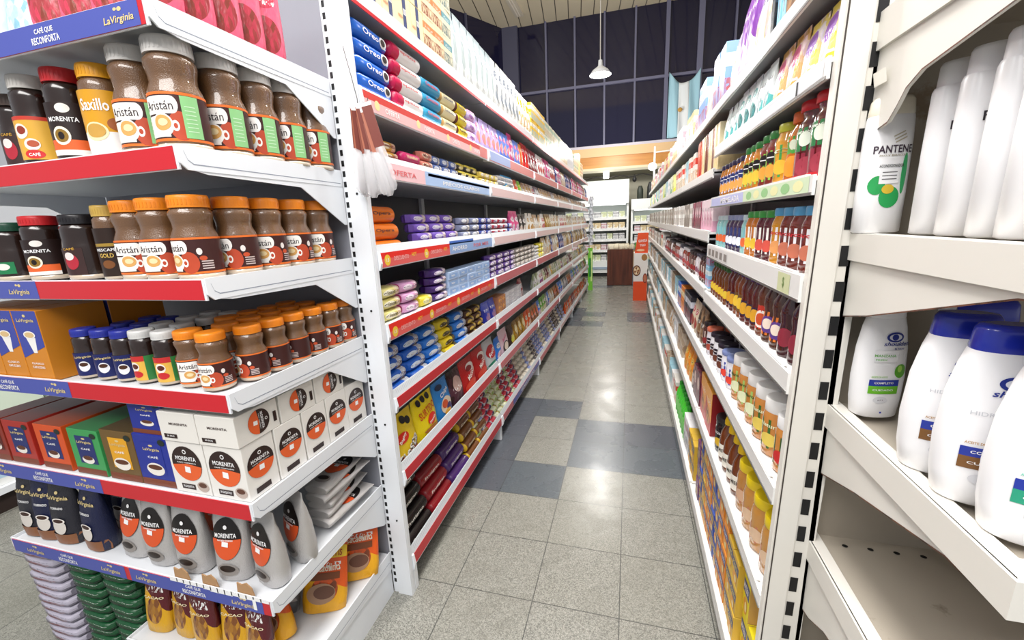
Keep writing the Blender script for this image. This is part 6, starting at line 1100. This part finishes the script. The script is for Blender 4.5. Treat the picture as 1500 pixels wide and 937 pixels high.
# orange cardboard display
t = thing('display_stand', 'orange and white cardboard display stand with sloping header', 'display', (.21, 8.15, 0)); OR = flat('e8501c', .45); WT = flat('efebe8', .45)
b = MB(); b.box(.085, .325, 8.0, 8.35, 0, .36, OR); sub('base', b, t, 'orange base'); b = MB(); b.box(.085, .325, 8.0, 8.35, .36, .88, WT); f = front(8.0)
b.ell(.14, .56, .07, .1, f, flat('5a2a18', .4)); b.ell(.14, .56, .055, .08, f, flat('d8b48a', .4), off=.0014)
for i in range(7): b.ell(.14 + .03 * math.cos(i * .9), .56 + .045 * math.sin(i * .9), .016, .02, f, flat('f0e0c0' if i % 2 else '8a4a2a', .4), off=.0018, n=8)
b.ell(.29, .42, .04, .09, f, flat('8a2a1a', .4)); b.ell(.29, .42, .03, .07, f, flat('c87a5a', .4), off=.0014); b.ell(.27, .8, .05, .06, f, flat('a87840', .4)); sub('body_panel', b, t, 'white panel with bowls of cereal')
b = MB(); b.prism([(.1, .88), (.15, 1.24), (.33, 1.24), (.33, .88)], 1, 8.02, 8.05, OR); f2 = front(8.019); b.text('GRANOLA', .235, 1.1, .15, .05, f2, TXTW, rot=.1); b.text('TRIO', .235, 1.02, .1, .04, f2, TXTW, rot=.1); b.ell(.2, .93, .07, .02, f2, flat('f4c8a0', .4)); sub('header_card', b, t, 'orange header card')
# clip strip of cups and green strip at the end of the left gondola
for i in range(14):
    m = MB(); m.lathe([(.05, 0), (.036, .055), (.04, .06), (.034, .07)], 12, flat('c8ccd4', .3)); 
    if i == 0: cupm = m.mesh('plastic_cup')
    o = bpy.data.objects.new('plastic_cup', cupm); COL.objects.link(o); o.location = (-.80 + .02 * (i % 2), 9.22, .98 + i * .072); tag(o, uniq('grey plastic cup hanging at the far end post, %s from bottom' % ORD[i]), 'cup', 'hanging cups')
tag(link('support_wire', MB().box(-.792, -.788, 9.218, 9.222, .98, 2.1, flat('8a8a8a', .5)).mesh('support_wire')), 'grey wire holding the hanging cups', 'wire')
gs = MB(); gs.box(-.86, -.76, 9.2, 9.23, .0, .92, flat('7ac83a', .4)); gs.rect(-.84, -.79, .3, .7, front(9.2), flat('2a9a3a', .4)); gs.rect(-.8, -.77, .2, .85, front(9.2), flat('d8f0a0', .4)); tag(link('promo_panel', gs.mesh('promo_panel')), 'narrow lime green promotional panel at the far gondola end', 'panel')
# lamp
t = thing('pendant_lamp', 'bright white dish pendant lamp hanging on a long cord', 'lamp', (-.49, 7.4, 3.72)); EM = mat('lamp_glow', (1, .98, .95), emit=22.0)
sh = MB(); sh.lathe([(.165, 3.72), (.17, 3.725), (.12, 3.79), (.06, 3.83), (.035, 3.85), (.03, 3.93)], 32, flat('d8dade', .35), -.49, 7.4, caps=False); sub('lamp_shade', sh, t)
bl = MB(); bl.lathe([(.13, 3.715), (.155, 3.722), (.15, 3.74), (.1, 3.77)], 28, EM, -.49, 7.4); sub('diffuser', bl, t, 'glowing diffuser'); sub('cord', MB().tube([(-.49, 7.4, 3.93), (-.49, 7.4, 6.5)], .008, flat('b8b4ae', .5)), t)
# ceiling tube fitting
t = thing('ceiling_fitting', 'long unlit tube fitting on the plank ceiling', 'light', (-2.7, 11.0, 6.44)); sub('housing', MB().box(-2.82, -2.6, 10.4, 11.35, 6.44, 6.5, flat('d6ccba', .5)), t); sub('tube', MB().box(-2.75, -2.73, 10.42, 11.3, 6.425, 6.44, flat('f0e8dc', .4)), t); sub('tube', MB().box(-2.69, -2.67, 10.42, 11.3, 6.425, 6.44, flat('f0e8dc', .4)), t)
# flag
fl = MB(); nx, nz = 18, 22; AZ = flat('a8d4e4', .7); FW_ = flat('e8ecee', .7)
def fp(i, j):
    u, v = i / nx, j / nz; sag = .28 * (1 - (2 * u - 1) ** 2) * v; xr = .86 + u * .7; return (xr, 11.86 + .04 * math.sin(u * 14 + v * 3), 3.42 + v * 1.5 - sag)
V = [fp(i, j) for j in range(nz + 1) for i in range(nx + 1)]
for a, b, m in ((0, 6, AZ), (6, 12, FW_), (12, 18, AZ)):
    fl.add(V, [(j * (nx + 1) + i, j * (nx + 1) + i + 1, (j + 1) * (nx + 1) + i + 1, (j + 1) * (nx + 1) + i) for j in range(nz) for i in range(a, b)], m, True)
SUN = flat('c89a4a', .6)
sc = fp(7, 11); fl.ell(sc[0], sc[2], .055, .05, front(11.80), SUN)
fme = fl.mesh('flag'); fo = link('flag', fme); tag(fo, 'sky blue and white striped flag with a golden sun hung on the windows', 'flag'); sd = fo.modifiers.new('thick', 'SOLIDIFY'); sd.thickness = .004
# white pipe, wires and small fittings under the beam
t = thing('pipe_bracket', 'thin white pipe frame standing above the right gondola', 'pipe', (.55, 11.2, 2.0)); sub('pipe', MB().tube([(.55, 11.2, 2.0), (.55, 11.2, 3.15), (.56, 11.2, 3.15)], .025, flat('e8e4dc', .4), 8), t); sub('crossbar', MB().tube([(.55, 11.2, 3.02), (1.4, 11.2, 3.06)], .018, flat('e8e4dc', .4), 8), t)
t = thing('wall_lamp', 'small white box lamp under the timber beam', 'lamp', (-.62, 11.8, 2.66)); sub('diffuser', MB().cbox(-.69, -.55, 11.7, 11.85, 2.55, 2.72, mat('box_glow', (1, 1, .98), emit=5.0), .01), t)
t = thing('wall_lamp', 'round white globe lamp at the right end of the timber beam', 'lamp', (.52, 11.1, 2.66)); g = MB(); g.lathe([(.02, 2.6), (.08, 2.63), (.1, 2.69), (.08, 2.75), (.02, 2.78)], 16, mat('box_glow', (1, 1, .98), emit=5.0), .5, 11.1); sub('globe', g, t)
wv = MB(); wv.tube([(-1.6 + i * .12, 11.8, 2.58 + .03 * math.sin(i * 1.3)) for i in range(20)], .012, flat('2a2826', .6), 6); tag(link('electric_cable', wv.mesh('electric_cable')), 'black cable strung under the timber beam', 'cable')
t = thing('security_camera', 'small black camera hanging from the cable', 'camera', (.1, 11.8, 2.5)); g = MB(); g.lathe([(.015, 2.42), (.05, 2.45), (.055, 2.5), (.03, 2.54), (.012, 2.6)], 12, flat('1c1c1e', .5), .1, 11.8); sub('body', g, t)
for i, (x, h_) in enumerate([(.25, .34), (.5, .42), (.72, .3)]):
    m = MB(); m.lathe([(.06, 1.985), (.08, 2.0), (.08, 1.985 + h_ * .7), (.04, 1.985 + h_)], 12, flat(['3a4038', '2a2c2e', '4a4a44'][i], .5), x, 11.9); tag(link('storage_canister', m.mesh('storage_canister')), 'dark canister on top of the right fridge, %s from left' % ORD[i], 'canister')
# nappy packs on a shelf in the next aisle, far left
t = thing('shelving_gondola', 'white gondola base in the next aisle at far left', 'shelves', (-3.9, 1.5, 0)); sub('base_shelf', MB().box(-4.4, -3.42, 1.0, 4.0, .12, .16, WHITE), t); sub('kick_plate', MB().box(-4.4, -3.46, 1.0, 4.0, 0, .12, flat('2a1c18', .6)), t); sub('back_panel', MB().box(-4.42, -4.4, 1.0, 4.0, 0, 1.8, GREYP), t)
def deco_nf(mb, w, d, h): s = front(-d / 2); mb.text('Confort', w * .08, h * .6, w * .8, h * .28, s, flat('3a5a8a', .4), slant=.2); mb.ell(w * .1, h * .25, w * .3, h * .12, s, flat('b8d4e8', .4))
NP = carton(.5, .3, .3, 'f0f0f0', body=flat('eceeec', .4), deco=deco_nf, name='nappy_pack', cat='nappies')
NG = carton(.5, .3, .3, 'dfe8dc', body=flat('d4e2d0', .4), name='nappy_pack', cat='nappies')
for i in range(5):
    for j in range(2): (NP, NG)[j].put((-3.6, 1.28 + .52 * i, .161 + .302 * j), R90, 'large white nappy pack in the next aisle, %s along, %s' % (ORD[i], ['lower', 'upper'][j]), 'white nappy packs')
